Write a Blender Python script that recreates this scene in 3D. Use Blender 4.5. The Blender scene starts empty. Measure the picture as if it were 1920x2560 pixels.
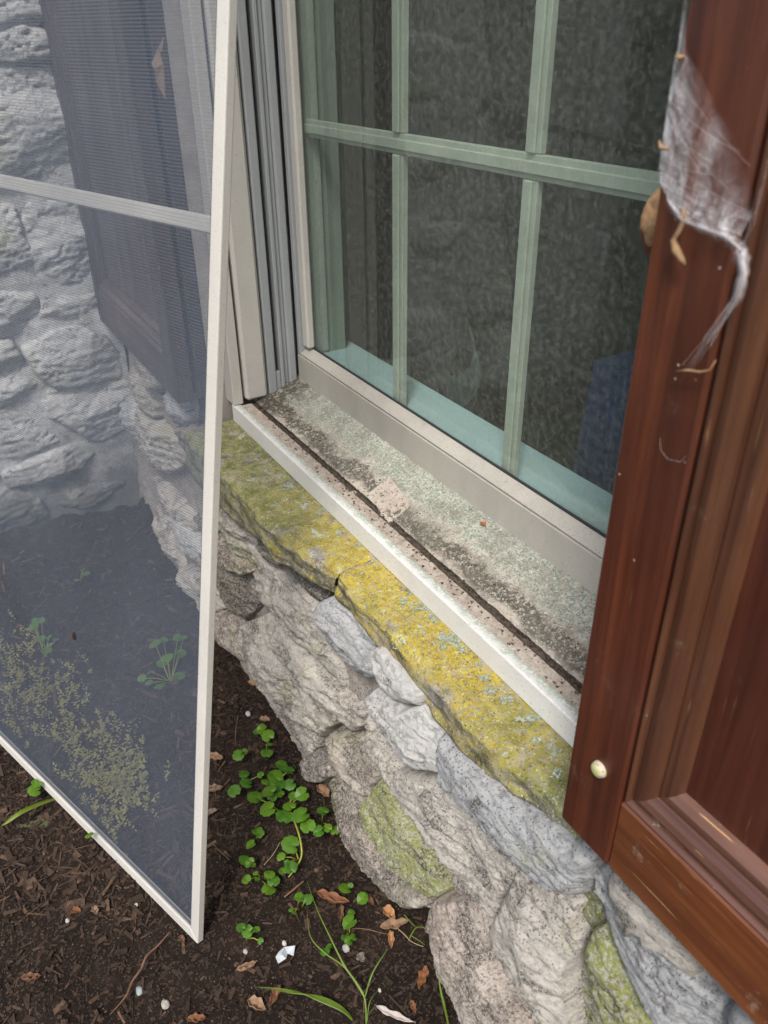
import bpy, math, random
import numpy as np
from mathutils import Matrix, Vector
random.seed(7)
rs = np.random.RandomState(11)
sc = bpy.context.scene
COL = sc.collection

# ------------------------------------------------------------------ camera
FOC = 1984.76
PIT, YAW, ROL = math.radians(30.56), math.radians(29.89), math.radians(0.59)
def cam_axes():
    cp, sp, cy, sy, cr, sr = math.cos(PIT), math.sin(PIT), math.cos(YAW), math.sin(YAW), math.cos(ROL), math.sin(ROL)
    F = np.array([-cy*cp, sy*cp, -sp]); R = np.array([sy, cy, 0.]); D = np.cross(F, R)
    return cr*R+sr*D, -sr*R+cr*D, F
RX, DN, FW = cam_axes()
CAM = np.array([0., -.55, 1.])
cd = bpy.data.cameras.new('camera'); cam = bpy.data.objects.new('camera', cd); COL.objects.link(cam)
cd.sensor_fit = 'VERTICAL'; cd.sensor_height = 36; cd.lens = FOC/2560*36
cd.clip_start = .02; cd.clip_end = 300
m = Matrix(((RX[0], -DN[0], -FW[0], CAM[0]), (RX[1], -DN[1], -FW[1], CAM[1]), (RX[2], -DN[2], -FW[2], CAM[2]), (0, 0, 0, 1)))
cam.matrix_world = m
cd.dof.use_dof = True; cd.dof.focus_distance = 1.0; cd.dof.aperture_fstop = 11
sc.camera = cam

# ------------------------------------------------------------------ light
SUN_EL, SUN_AZ = math.radians(54), math.radians(-42)     # azimuth measured from +X towards +Y
world = bpy.data.worlds.new('World'); sc.world = world; world.use_nodes = True
wn = world.node_tree; wn.nodes.clear()
wo = wn.nodes.new('ShaderNodeOutputWorld'); wb = wn.nodes.new('ShaderNodeBackground'); ws = wn.nodes.new('ShaderNodeTexSky')
ws.sky_type = 'NISHITA'; ws.sun_disc = False; ws.sun_elevation = SUN_EL
ws.sun_rotation = math.pi/2-SUN_AZ
ws.air_density = 1.2; ws.dust_density = 4.0; ws.ozone_density = 1.0
wb.inputs[1].default_value = .10
wn.links.new(ws.outputs[0], wb.inputs[0]); wn.links.new(wb.outputs[0], wo.inputs[0])
sl = bpy.data.lights.new('sun', 'SUN'); sl.energy = 1.5; sl.angle = math.radians(11); sl.color = (1, .97, .92)
so = bpy.data.objects.new('sun', sl); COL.objects.link(so)
sd = Vector((math.cos(SUN_EL)*math.cos(SUN_AZ), math.cos(SUN_EL)*math.sin(SUN_AZ), math.sin(SUN_EL)))
so.rotation_euler = sd.to_track_quat('Z', 'Y').to_euler(); so.location = sd*5
sc.view_settings.view_transform = 'Standard'; sc.view_settings.look = 'None'
sc.view_settings.gamma = 1; sc.view_settings.exposure = 0.95; sc.view_settings.use_curve_mapping = False

# ------------------------------------------------------------------ where a sight line meets a plane of the place
def ray(px, py): return RX*(px-960)+DN*(py-1280)+FW*FOC
def hit(px, py, ax, val):
    r = ray(px, py); t = (val-CAM[ax])/r[ax]; return CAM+r*t
def wall_y(z): return -.186-.034*np.clip(1-np.asarray(z)/.4, -.5, 1.2)
def hit_wall(px, py, out=0.):
    y = -.2
    for _ in range(6):
        p = hit(px, py, 1, y); y = float(wall_y(p[2]))-out
    return p[0], p[2]
def gz(p): return hit(p[0], p[1], 2, 0.)

# ------------------------------------------------------------------ helpers
def setp(o, label=None, cat=None, group=None, kind=None):
    if label: o['label'] = label
    if cat: o['category'] = cat
    if group: o['group'] = group
    if kind: o['kind'] = kind
    return o
def thing(name, loc, label, cat, group=None, rot=None):
    o = bpy.data.objects.new(name, None); COL.objects.link(o); o.empty_display_size = .05
    o.location = loc
    if rot is not None: o.rotation_euler = rot
    return setp(o, label, cat, group)
def add(name, me, mat=None, parent=None, smooth=True):
    if mat is not None and not me.materials: me.materials.append(mat)
    o = bpy.data.objects.new(name, me); COL.objects.link(o)
    if parent is not None: o.parent = parent
    if smooth and len(me.polygons): me.polygons.foreach_set('use_smooth', [True]*len(me.polygons))
    return o
def mesh(name, v, f, smooth=True):
    me = bpy.data.meshes.new(name)
    me.from_pydata([tuple(map(float, p)) for p in v], [], [tuple(map(int, q)) for q in f]); me.update()
    return me
def off(v, parent):                                   # world vertices into an unrotated parent's frame
    v = np.asarray(v, float)
    if parent is None: return v
    l = parent.location
    if parent.parent is not None: l = l+parent.parent.location
    return v-np.array(l)
class MB:
    def __init__(s): s.v = []; s.f = []
    def put(s, v, f):
        n = len(s.v); s.v += [tuple(map(float, p)) for p in v]; s.f += [tuple(int(i)+n for i in q) for q in f]; return s
    def box(s, x0, x1, y0, y1, z0, z1, b=0.0):
        if b <= 0:
            v = [(x, y, z) for x in (x0, x1) for y in (y0, y1) for z in (z0, z1)]
            return s.put(v, [(0, 1, 3, 2), (4, 6, 7, 5), (0, 4, 5, 1), (2, 3, 7, 6), (0, 2, 6, 4), (1, 5, 7, 3)])
        v = []; idx = {}
        for i, x in enumerate((x0, x1)):
            for j, y in enumerate((y0, y1)):
                for k, z in enumerate((z0, z1)):
                    sx, sy, sz = (1-2*i)*b, (1-2*j)*b, (1-2*k)*b
                    idx[i, j, k] = len(v)
                    v += [(x, y+sy, z+sz), (x+sx, y, z+sz), (x+sx, y+sy, z)]
        f = []
        for i in (0, 1):
            f.append([idx[i, 0, 0], idx[i, 1, 0], idx[i, 1, 1], idx[i, 0, 1]])
            f.append([idx[0, i, 0]+1, idx[1, i, 0]+1, idx[1, i, 1]+1, idx[0, i, 1]+1])
            f.append([idx[0, 0, i]+2, idx[1, 0, i]+2, idx[1, 1, i]+2, idx[0, 1, i]+2])
        for a in (0, 1):
            for c in (0, 1):
                f.append([idx[0, a, c]+1, idx[1, a, c]+1, idx[1, a, c]+2, idx[0, a, c]+2])
                f.append([idx[a, 0, c]+0, idx[a, 1, c]+0, idx[a, 1, c]+2, idx[a, 0, c]+2])
                f.append([idx[a, c, 0]+0, idx[a, c, 1]+0, idx[a, c, 1]+1, idx[a, c, 0]+1])
        for t in idx.values(): f.append([t, t+1, t+2])
        return s.put(v, f)
    def tube(s, pts, r, n=6):
        pts = [np.array(p, float) for p in pts]; rr = r if hasattr(r, '__len__') else [r]*len(pts)
        v = []
        for i, p in enumerate(pts):
            t = pts[min(i+1, len(pts)-1)]-pts[max(i-1, 0)]; t = t/(np.linalg.norm(t)+1e-9)
            a = np.cross(t, (0.1, .2, 1)); a /= np.linalg.norm(a)+1e-9; c = np.cross(t, a)
            for k in range(n):
                w = 2*math.pi*k/n; v.append(p+(a*math.cos(w)+c*math.sin(w))*rr[i])
        f = [(i*n+k, i*n+(k+1) % n, (i+1)*n+(k+1) % n, (i+1)*n+k) for i in range(len(pts)-1) for k in range(n)]
        f += [tuple(range(n))[::-1], tuple(range((len(pts)-1)*n, len(pts)*n))]
        return s.put(v, f)
    def build(s, name, mat=None, parent=None, smooth=False, local=False):
        v = np.array(s.v) if local else off(s.v, parent)
        me = mesh(name, v, s.f)
        o = add(name, me, mat, parent, smooth=smooth)
        return o
def fixn(o):                                          # consistent outward normals
    import bmesh
    bm = bmesh.new(); bm.from_mesh(o.data); bmesh.ops.recalc_face_normals(bm, faces=bm.faces); bm.to_mesh(o.data); bm.free(); return o
# numpy value noise
def _h(i, j, k, s):
    n = (i*374761393+j*668265263+k*2147483647*3+s*974634777) & 0xffffffff
    n = ((n ^ (n >> 13))*1274126177) & 0xffffffff
    n = (n ^ (n >> 16)) & 0xffffffff
    return n.astype(np.float64)/4294967295.*2-1
def vn(p, s=0):
    i = np.floor(p).astype(np.int64); f = p-i; f = f*f*f*(f*(f*6-15)+10); r = 0
    for a in (0, 1):
        for b in (0, 1):
            for c in (0, 1):
                w = (f[:, 0] if a else 1-f[:, 0])*(f[:, 1] if b else 1-f[:, 1])*(f[:, 2] if c else 1-f[:, 2])
                r = r+w*_h(i[:, 0]+a, i[:, 1]+b, i[:, 2]+c, s)
    return r
def fbm(p, oct=4, s=0, g=.5):
    r = 0; a = 1; t = 0
    for o in range(oct): r = r+a*vn(p*(2.03**o)+o*7.3, s+o); t += a; a *= g
    return r/t
def grid_faces(nx, ny, keep=None):
    i, j = np.meshgrid(np.arange(nx-1), np.arange(ny-1), indexing='ij')
    a = (i*ny+j).ravel(); q = np.stack([a, a+ny, a+ny+1, a+1], 1)
    return q if keep is None else q[keep]
def fast_mesh(name, v, q):
    used = np.unique(q); remap = -np.ones(len(v), int); remap[used] = np.arange(len(used))
    v = v[used]; q = remap[q]
    me = bpy.data.meshes.new(name)
    me.vertices.add(len(v)); me.vertices.foreach_set('co', v.astype(np.float32).ravel())
    k = q.shape[1]
    me.loops.add(len(q)*k); me.loops.foreach_set('vertex_index', q.astype(np.int32).ravel())
    me.polygons.add(len(q)); me.polygons.foreach_set('loop_start', np.arange(0, len(q)*k, k, dtype=np.int32))
    me.update(calc_edges=True); me.validate()
    me.polygons.foreach_set('use_smooth', [True]*len(me.polygons))
    return me

# ------------------------------------------------------------------ materials
class NT:
    def __init__(s, name):
        s.m = bpy.data.materials.new(name); s.m.use_nodes = True; s.t = s.m.node_tree; s.t.nodes.clear()
        s.out = s.t.nodes.new('ShaderNodeOutputMaterial'); s.geo = s.n('ShaderNodeNewGeometry'); s.pos = s.geo.outputs['Position']
    def n(s, typ, **kw):
        o = s.t.nodes.new(typ)
        for k, v in kw.items():
            if k.startswith('i_'):
                nm = k[2:]; nm = int(nm) if nm.isdigit() else nm.replace('_', ' ')
                if isinstance(v, bpy.types.NodeSocket): s.t.links.new(v, o.inputs[nm])
                else: o.inputs[nm].default_value = v
            else: setattr(o, k, v)
        return o
    def map(s, scale, rot=(0, 0, 0), src=None):
        return s.n('ShaderNodeMapping', i_Vector=src or s.pos, i_Scale=scale, i_Rotation=rot).outputs[0]
    def noise(s, scale, vec=None, detail=4, rough=.6, dist=0):
        return s.n('ShaderNodeTexNoise', i_Vector=vec or s.pos, i_Scale=scale, i_Detail=detail, i_Roughness=rough, i_Distortion=dist).outputs[0]
    def vor(s, scale, vec=None, feature='F1', out=0, rnd=1):
        o = s.n('ShaderNodeTexVoronoi', i_Vector=vec or s.pos, i_Scale=scale, feature=feature, i_Randomness=rnd); return o.outputs[out]
    def mr(s, v, a, b, c=0., d=1.):
        return s.n('ShaderNodeMapRange', i_Value=v, i_From_Min=a, i_From_Max=b, i_To_Min=c, i_To_Max=d).outputs[0]
    def mul(s, a, b, op='MULTIPLY'):
        o = s.n('ShaderNodeMath', operation=op)
        for i, v in enumerate((a, b)):
            if isinstance(v, bpy.types.NodeSocket): s.t.links.new(v, o.inputs[i])
            else: o.inputs[i].default_value = v
        return o.outputs[0]
    def mix(s, fac, a, b, blend='MIX'):
        o = s.n('ShaderNodeMix', data_type='RGBA', blend_type=blend)
        for k, v in ((0, fac), (6, a), (7, b)):
            if isinstance(v, bpy.types.NodeSocket): s.t.links.new(v, o.inputs[k])
            elif k == 0: o.inputs[0].default_value = v
            else: o.inputs[k].default_value = (*v, 1) if len(v) == 3 else v
        return o.outputs[2]
    def bump(s, h, strength=.5, dist=.002, prev=None):
        o = s.n('ShaderNodeBump', i_Height=h, i_Strength=strength, i_Distance=dist)
        if prev is not None: s.t.links.new(prev, o.inputs['Normal'])
        return o.outputs[0]
    def xyz(s, i):
        return s.n('ShaderNodeSeparateXYZ', i_0=s.pos).outputs[i]
    def bsdf(s, col, rough=.8, normal=None, spec=.4, **kw):
        o = s.n('ShaderNodeBsdfPrincipled')
        def put(k, v):
            if isinstance(v, bpy.types.NodeSocket): s.t.links.new(v, o.inputs[k])
            else: o.inputs[k].default_value = (*v, 1) if hasattr(v, '__len__') and len(v) == 3 else v
        put('Base Color', col); put('Roughness', rough); put('Specular IOR Level', spec)
        if normal is not None: put('Normal', normal)
        for k, v in kw.items(): put(k.replace('_', ' '), v)
        return o
    def done(s, sh):
        s.t.links.new(sh.outputs[0] if hasattr(sh, 'outputs') else sh, s.out.inputs[0]); return s.m

def stone_mat(name, base, alt, algae=.2, dark=.4, streak=(3, 3, 14), rot=(0, 0, 0), algcol=(.30, .33, .07), seed=0):
    t = NT(name); p = t.n('ShaderNodeVectorMath', i_0=t.pos, i_1=(seed*1.7, seed*.9, seed*2.3)).outputs[0]
    st = t.map(streak, rot, p)
    a = t.noise(9, p, 6, .65); b = t.noise(42, st, 5, .7)
    c = t.mix(t.mr(a, .35, .65), base, alt)
    c = t.mix(t.mul(t.mr(b, .50, .60, 0, 1), .6), c, tuple(x*.40 for x in base))
    c = t.mix(t.mul(t.mr(t.noise(5, p, 3), .5, .62), .5), c, alt)
    vein = t.mr(t.noise(14, st, 3, .5, 1.5), .56, .62)
    c = t.mix(t.mul(vein, .30), c, (.62, .60, .57))
    al = t.mul(t.mr(t.noise(7, p, 5, .6, .3), .62-.32*algae, .76-.28*algae), t.mr(t.noise(300, p, 2), .38, .55))
    c = t.mix(t.mul(al, .9), c, algcol)
    # black crust: fine specks gathered in stained areas
    sp = t.mr(t.noise(300, p, 5, .85), .46, .56); area = t.mr(t.noise(13, t.map((1, 1, 2.2), (0, 0, 0), p), 6, .75, .6), .60-.22*dark, .68-.18*dark)
    c = t.mix(t.mul(area, .35), c, tuple(x*.45 for x in base)); c = t.mix(t.mul(t.mul(sp, area), .9), c, (.040, .035, .030))
    spk = t.mul(t.mr(t.noise(380, p, 3, .7), .57, .62), t.mr(t.noise(6, p, 3, .6), .38, .58)); c = t.mix(t.mul(spk, .85), c, (.07, .065, .06))
    c = t.mix(t.mul(t.mr(t.noise(260, p, 2), .60, .66), .45), c, (.66, .64, .60))
    pits = t.mr(t.vor(70, p), .0, .11); c = t.mix(t.mul(t.mul(t.mr(pits, 0, 1, 1, 0), t.mr(t.noise(16, p), .5, .6)), .8), c, (.05, .045, .04))
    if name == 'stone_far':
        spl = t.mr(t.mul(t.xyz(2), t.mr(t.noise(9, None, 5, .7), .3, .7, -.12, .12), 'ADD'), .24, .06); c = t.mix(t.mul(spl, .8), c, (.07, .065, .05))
    n1 = t.bump(t.noise(30, st, 8, .75), .5, .007)
    n2 = t.bump(t.noise(170, p, 7, .8), .9, .0042, n1)
    return t.done(t.bsdf(c, .9, n2, .25))
STONES = [
    stone_mat('stone_pale', (.50, .455, .40), (.66, .62, .56), .15, .45, seed=1),
    stone_mat('stone_bluegrey', (.40, .41, .425), (.54, .55, .56), .02, .2, (2, 2, 9), seed=2),
    stone_mat('stone_green', (.40, .38, .31), (.50, .50, .42), .85, .35, seed=3),
    stone_mat('stone_stained', (.34, .30, .26), (.50, .46, .41), .1, 1.0, seed=4),
    stone_mat('stone_pinkish', (.48, .39, .33), (.60, .53, .46), .25, .6, seed=5),
    stone_mat('stone_white', (.56, .55, .525), (.66, .66, .64), .05, .08, (2, 2, 6), seed=6),
    stone_mat('stone_brown', (.38, .32, .27), (.54, .49, .42), .35, .75, seed=7),
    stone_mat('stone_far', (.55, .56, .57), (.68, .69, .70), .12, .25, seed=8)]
t = NT('mortar')
c = t.mix(t.mr(t.noise(8, None, 5), .4, .65), (.30, .27, .24), (.45, .41, .37))
gm = t.mul(t.mul(t.mr(t.xyz(0), -.43, -.37), t.mr(t.noise(9, None, 4), .34, .5)), t.mr(t.xyz(2), .42, .36))
c = t.mix(t.mul(gm, t.mr(t.noise(160, None, 3), .34, .58)), c, (.15, .19, .035))
c = t.mix(t.mul(t.mr(t.noise(300, None, 3, .7), .52, .62), .7), c, (.06, .055, .05))
c = t.mix(t.mul(t.mr(t.noise(420, None, 2), .6, .66), .5), c, (.6, .58, .54))
MORTAR = t.done(t.bsdf(c, .95, t.bump(t.noise(160, None, 6, .75), .8, .004), .15))

t = NT('ledge_lichen_stone')
X = t.xyz(0); Z = t.xyz(2); NZ = t.n('ShaderNodeSeparateXYZ', i_0=t.geo.outputs['Normal']).outputs[2]
base = t.mix(t.mr(t.noise(60, None, 5, .7), .4, .6), (.16, .15, .13), (.36, .34, .31))
ol = t.mix(t.mr(t.noise(30, None, 4), .4, .6), (.17, .19, .035), (.30, .29, .06))
ye = t.mix(t.mr(t.noise(90, None, 4, .7), .38, .62), (.50, .35, .008), (.60, .49, .04))
yz = t.mr(t.noise(6, None, 4, .6), .30, .48)
along = t.mul(t.mr(X, -1.0, -.72), t.mr(X, -.34, -.46))
yfac = t.mul(along, yz); gr = t.mix(t.mul(yfac, .95), ol, ye)
top = t.mr(NZ, -.1, .5, .45, 1)
cov = t.mul(t.mr(t.noise(16, None, 6, .7), .33, .46), top)
grain = t.mr(t.noise(260, None, 4, .75), .36, .56)
c = t.mix(t.mul(cov, t.mul(grain, .97)), base, gr)
pink = t.mul(t.mr(t.noise(24, None, 4, .7), .58, .66), t.mr(NZ, .4, .8)); c = t.mix(t.mul(pink, .55), c, (.42, .36, .32))
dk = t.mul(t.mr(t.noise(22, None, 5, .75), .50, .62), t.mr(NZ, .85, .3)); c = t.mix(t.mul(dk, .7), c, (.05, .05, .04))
mint = t.mul(t.mr(t.noise(38, None, 4, .75, .4), .60, .64), t.mr(t.noise(8, None, 2), .42, .55)); mint = t.mul(mint, t.mr(NZ, .4, .8))
c = t.mix(t.mul(mint, t.mr(t.noise(330, None, 2), .35, .5)), c, (.46, .54, .47))
c = t.mix(t.mul(t.mr(t.noise(420, None, 2), .63, .68), .8), c, (.62, .60, .5))
c = t.mix(t.mul(t.mr(t.noise(380, None, 2), .38, .33), .8), c, (.05, .045, .03))
LEDGE = t.done(t.bsdf(c, .95, t.bump(t.noise(330, None, 4, .8), .8, .0022, t.bump(t.noise(60, None, 6, .75), .6, .005)), .15))

def metal(name, col, dirt=.4, rough=.45, wear=.1):
    t = NT(name)
    g = t.noise(6, t.map((1, 1, .5)), 5, .7); c = t.mix(t.mul(t.mr(g, .4, .7), dirt), col, tuple(x*.62 for x in col))
    c = t.mix(t.mul(t.mr(t.noise(600, None, 2), .60, .66), dirt*.8), c, (.12, .10, .08))
    c = t.mix(t.mul(t.mr(t.noise(90, None, 5, .8), .60, .70), dirt*.7), c, (.20, .18, .13))
    c = t.mix(t.mul(t.mr(t.vor(90), .07, .03), dirt*.9), c, (.06, .05, .04))
    return t.done(t.bsdf(c, rough, t.bump(t.noise(240, None, 3), .15, .0006), .4))
ALU = metal('frame_enamel', (.54, .52, .485), .35)
ALU_DIRTY = metal('rail_enamel_dirty', (.43, .41, .365), .6, .6)
ALU_GREY = metal('track_grey', (.33, .35, .365), .35, .4)
ALU_LIP = metal('lip_white', (.74, .73, .71), .18, .42)
SCREEN_F = metal('screen_frame_enamel', (.58, .56, .52), .3, .38)
DARK = metal('track_dark', (.035, .037, .042), .3, .7)
t = NT('sill_crusted'); Y = t.xyz(1)
c = t.mix(t.mr(t.noise(40, None, 5), .4, .6), (.47, .41, .35), (.58, .53, .46))
wob = t.mul(t.mr(t.noise(14, None, 4), .2, .8, -.014, .014), Y, 'ADD')
wob2 = t.mul(t.mr(t.noise(60, None, 4, .7), .2, .8, -.012, .012), wob, 'ADD')
back = t.mr(wob2, -.075, -.055); dust = t.mr(t.noise(230, None, 4, .75), .40, .52)
lic = t.mix(t.mr(t.noise(350, None, 2), .4, .6), (.20, .25, .21), (.42, .47, .40))
c = t.mix(t.mul(back, t.mul(dust, .95)), c, lic)
front = t.mul(t.mr(wob, -.101, -.094), t.mr(wob2, -.066, -.078)); c = t.mix(t.mul(front, t.mr(t.noise(190, None, 4, .8), .36, .50)), c, (.115, .105, .085))
gr_ = t.mr(t.noise(28, None, 6, .8), .46, .60); c = t.mix(t.mul(gr_, .5), c, (.19, .18, .15))
corner = t.mul(t.mr(t.xyz(0), -1.12, -1.19), t.mr(t.noise(80, None, 4), .40, .5)); c = t.mix(t.mul(corner, .85), c, (.06, .05, .04))
c = t.mix(t.mul(t.mr(t.noise(430, None, 3, .8), .56, .62), .75), c, (.09, .08, .06))
c = t.mix(t.mul(t.mr(t.noise(300, None, 2), .62, .67), .7), c, (.60, .64, .56))
SILL = t.done(t.bsdf(c, .95, t.bump(t.noise(260, None, 5, .8), .7, .003), .2))
t = NT('lip_enamel'); Yl = t.xyz(1); Zl = t.xyz(2)
c = t.mix(t.mr(t.noise(9, None, 5, .7), .35, .7), (.74, .735, .72), (.64, .63, .61))
fr2 = t.mul(t.mr(t.mul(Yl, t.mr(t.noise(60, None, 4), .2, .8, -.006, .006), 'ADD'), -.1385, -.1325), t.mr(t.noise(300, None, 3, .7), .38, .52)); c = t.mix(t.mul(fr2, t.mr(Zl, .466, .467)), c, (.40, .45, .38))
c = t.mix(t.mul(t.mr(t.noise(500, None, 2), .63, .68), .6), c, (.25, .23, .20)); c = t.mix(t.mul(t.mr(t.noise(70, t.map((1, 1, .15)), 4, .7), .60, .72), .35), c, (.42, .40, .34))
LIPM = t.done(t.bsdf(c, .42, t.bump(t.noise(300, None, 3), .2, .0008), .4))
t = NT('sill_shelf'); c = t.mix(t.mr(t.noise(80, None, 5, .7), .38, .62), (.34, .28, .235), (.50, .45, .39))
c = t.mix(t.mul(t.mr(t.noise(400, None, 3), .56, .64), .7), c, (.12, .10, .08))
SHELF = t.done(t.bsdf(c, .9, t.bump(t.noise(260, None, 5, .8), .4, .0015), .2))
t = NT('pad_tan'); c = t.mix(t.mr(t.noise(60, None, 4), .4, .6), (.40, .34, .29), (.50, .44, .38))
c = t.mix(t.mul(t.mr(t.noise(300, None, 3), .58, .64), .8), c, (.10, .08, .06)); PAD = t.done(t.bsdf(c, .7, t.bump(t.noise(200), .2, .001)))
t = NT('gap_dirt'); c = t.mix(t.mr(t.noise(300, None, 4), .4, .6), (.035, .028, .022), (.14, .115, .09)); DIRT = t.done(t.bsdf(c, .98, t.bump(t.noise(300, None, 5, .8), .8, .003), .1))

t = NT('window_glass')
fc_ = t.n('ShaderNodeLayerWeight', i_Blend=.5).outputs['Facing']; fr = t.mul(t.mul(t.mul(fc_, 5., 'POWER'), .9), .07, 'ADD')
tr = t.n('ShaderNodeBsdfTransparent', i_Color=(.82, .90, .85, 1)); gl = t.n('ShaderNodeBsdfGlossy', i_Color=(.8, .9, .86, 1), i_Roughness=.03)
m1 = t.n('ShaderNodeMixShader', i_0=t.mul(fr, 1.1), i_1=tr.outputs[0], i_2=gl.outputs[0])
spk = t.mul(t.mr(t.vor(260, None, 'F1', 0, .9), .17, .12), t.mr(t.vor(260, None, 'F1', 1, .9), .15, .5)); spk = t.mul(spk, t.mul(t.mr(t.vor(90, None, 'F1', 0), .10, .04), t.mr(t.vor(90, None, 'F1', 1), .6, .9)), 'MAXIMUM')
web_ = t.mr(t.noise(5, t.map((1, 1, 1)), 5, .5, 2.5), .496, .5); web_ = t.mul(t.mul(web_, t.mr(t.noise(5, t.map((1, 1, 1)), 5, .5, 2.5), .504, .5)), t.mr(t.noise(4), .5, .6)); spk = t.mul(spk, t.mul(web_, .5), 'MAXIMUM')
runs = t.noise(40, t.map((3, 3, .22)), 4, .7)
fine = t.mr(t.noise(120, None, 6, .85), .46, .66)
film = t.mul(t.mr(runs, .3, .7, .05, .11), t.mul(fine, .17), 'ADD')
fac = t.mul(film, t.mul(spk, .4), 'MAXIMUM')
df = t.n('ShaderNodeBsdfDiffuse', i_Color=(.44, .47, .42, 1))
GLASS = t.done(t.n('ShaderNodeMixShader', i_0=fac, i_1=m1.outputs[0], i_2=df.outputs[0]))

t = NT('insect_mesh')
tc = t.n('ShaderNodeTexCoord').outputs['Object']
sx = t.n('ShaderNodeSeparateXYZ', i_0=tc)
def wavy(sock, period, amp):
    s_ = t.mul(t.mul(sock, 2*math.pi/period), 0, 'ADD'); o = t.n('ShaderNodeMath', operation='SINE', i_0=s_).outputs[0]
    return t.mul(o, amp)
ln = t.mul(wavy(sx.outputs[2], .0030, .12), wavy(sx.outputs[0], .0021, .05), 'ADD')
dusty = t.mr(t.noise(5, tc, 4, .6), .35, .7, -.05, .07)
facm = t.mul(t.mul(ln, dusty, 'ADD'), .39, 'ADD')
tr = t.n('ShaderNodeBsdfTransparent'); df = t.bsdf((.13, .155, .205), .5, None, .5)
MESHM = t.done(t.n('ShaderNodeMixShader', i_0=facm, i_1=tr.outputs[0], i_2=df.outputs[0]))

def wood(name, axis, col=(.056, .015, .009), hi=(.150, .042, .019), wear=.15, rough=.38):
    t = NT(name); sc_ = [26, 26, 26]; sc_[axis] = 1.1
    p = t.map(tuple(sc_)); g = t.noise(1.6, p, 6, .65, .6); g2 = t.noise(5, p, 5, .7)
    c = t.mix(t.mr(g, .38, .68), col, hi); c = t.mix(t.mul(t.mr(g2, .45, .65), .35), c, tuple(x*.4 for x in col)); c = t.mix(t.mul(t.mr(t.noise(7, None, 4, .6), .42, .66), .35), c, tuple(x*.55 for x in col))
    sc2 = [420, 420, 420]; sc2[axis] = 16
    s = t.mr(t.noise(1, t.map(tuple(sc2)), 3, .6), .64, .70)
    ar = t.mr(t.noise(14, None, 4), .45, .62)
    c = t.mix(t.mul(t.mul(s, ar), wear*3), c, (.50, .30, .13))
    c = t.mix(t.mul(t.mr(t.noise(24, None, 5, .8), .62, .70), wear), c, (.42, .33, .27))
    c = t.mix(t.mul(t.mr(t.vor(55), .05, .02), .75), c, (.55, .53, .50))
    r = t.mr(t.noise(12, None, 4), .3, .7, rough-.08, rough+.14)
    return t.done(t.bsdf(c, r, t.bump(g2, .25, .0012), .5))
WOODV = wood('shutter_wood_upright', 2, wear=.05); WOODH = wood('shutter_wood_rail', 0, (.085, .024, .011), (.21, .070, .024), .35)
WOODM = wood('shutter_wood_moulding', 0, (.075, .030, .020), (.17, .085, .060), 1.0, .36); WOODMV = wood('shutter_wood_moulding_upright', 2, (.055, .020, .012), (.13, .052, .026), .12)
WOODP = wood('shutter_wood_panel', 2, (.045, .012, .008), (.09, .025, .014), .05)
WOODS = (WOODV, WOODH, WOODM, WOODMV, WOODP)
GW = [wood('grey_wood_'+n_, a_, (.040, .027, .027), h_, .1, .5) for n_, a_, h_ in (('upright', 2, (.075, .050, .050)), ('rail', 0, (.12, .085, .075)), ('moulding', 0, (.16, .12, .105)), ('moulding_upright', 2, (.08, .055, .055)), ('panel', 2, (.13, .10, .11)))]  # greyer wood tones for the shutter behind the screen
def plain(name, col, rough=.8, v=.25, sc_=60, spec=.3, **kw):
    t = NT(name); c = t.mix(t.mr(t.noise(sc_, None, 5, .7), .35, .65), tuple(x*(1-v) for x in col), tuple(min(1, x*(1+v)) for x in col))
    return t.done(t.bsdf(c, rough, t.bump(t.noise(sc_*4, None, 4), .3, .001), spec, **kw))
def leafmat(name, col, sss=.25, gloss=.45):
    t = NT(name); rnd = t.n('ShaderNodeObjectInfo').outputs['Random']
    c = t.mix(t.mr(t.noise(90, None, 4), .35, .65), tuple(x*.75 for x in col), tuple(x*1.3 for x in col))
    c = t.mix(t.mul(rnd, .7), c, (col[0]*2.3, col[1]*1.6, col[2]*.9))
    p = t.bsdf(c, gloss, t.bump(t.noise(120, None, 3), .35, .001), .35)
    tl = t.n('ShaderNodeBsdfTranslucent'); t.t.links.new(c, tl.inputs[0])
    return t.done(t.n('ShaderNodeMixShader', i_0=sss, i_1=p.outputs[0], i_2=tl.outputs[0]))
GREEN = leafmat('weed_leaf', (.055, .15, .016)); GRASS = leafmat('grass_blade', (.09, .17, .03)); DRY = leafmat('dry_leaf', (.115, .062, .040), .12, .6); DRYP = leafmat('dry_leaf_pale', (.21, .145, .098), .12, .6)
OLIVE = leafmat('ground_cover_leaf', (.22, .24, .09), .15, .6)
GREYLEAF = leafmat('dry_leaf_grey', (.13, .11, .095), .05, .7)
t = NT('soil')
c = t.mix(t.mr(t.noise(14, None, 6, .7), .35, .65), (.012, .008, .006), (.027, .017, .012))
c = t.mix(t.mul(t.mr(t.noise(190, None, 4, .75), .54, .66), .6), c, (.075, .05, .036)); c = t.mix(t.mul(t.mr(t.noise(380, None, 2), .65, .70), .8), c, (.25, .20, .16))
SOIL = t.done(t.bsdf(c, .92, t.bump(t.noise(260, None, 6, .8), .8, .006), .2))
t = NT('mulch'); at = t.n('ShaderNodeAttribute', attribute_name='tone').outputs['Fac']
r = t.n('ShaderNodeValToRGB', i_0=at); e = r.color_ramp.elements
e[0].position = 0; e[0].color = (.016, .010, .007, 1); e[1].position = 1; e[1].color = (.16, .10, .065, 1)
for pos_, c_ in ((.5, (.030, .017, .012)), (.8, (.045, .027, .019)), (.93, (.080, .047, .031))):
    q = e.new(pos_); q.color = (*c_, 1)
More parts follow.
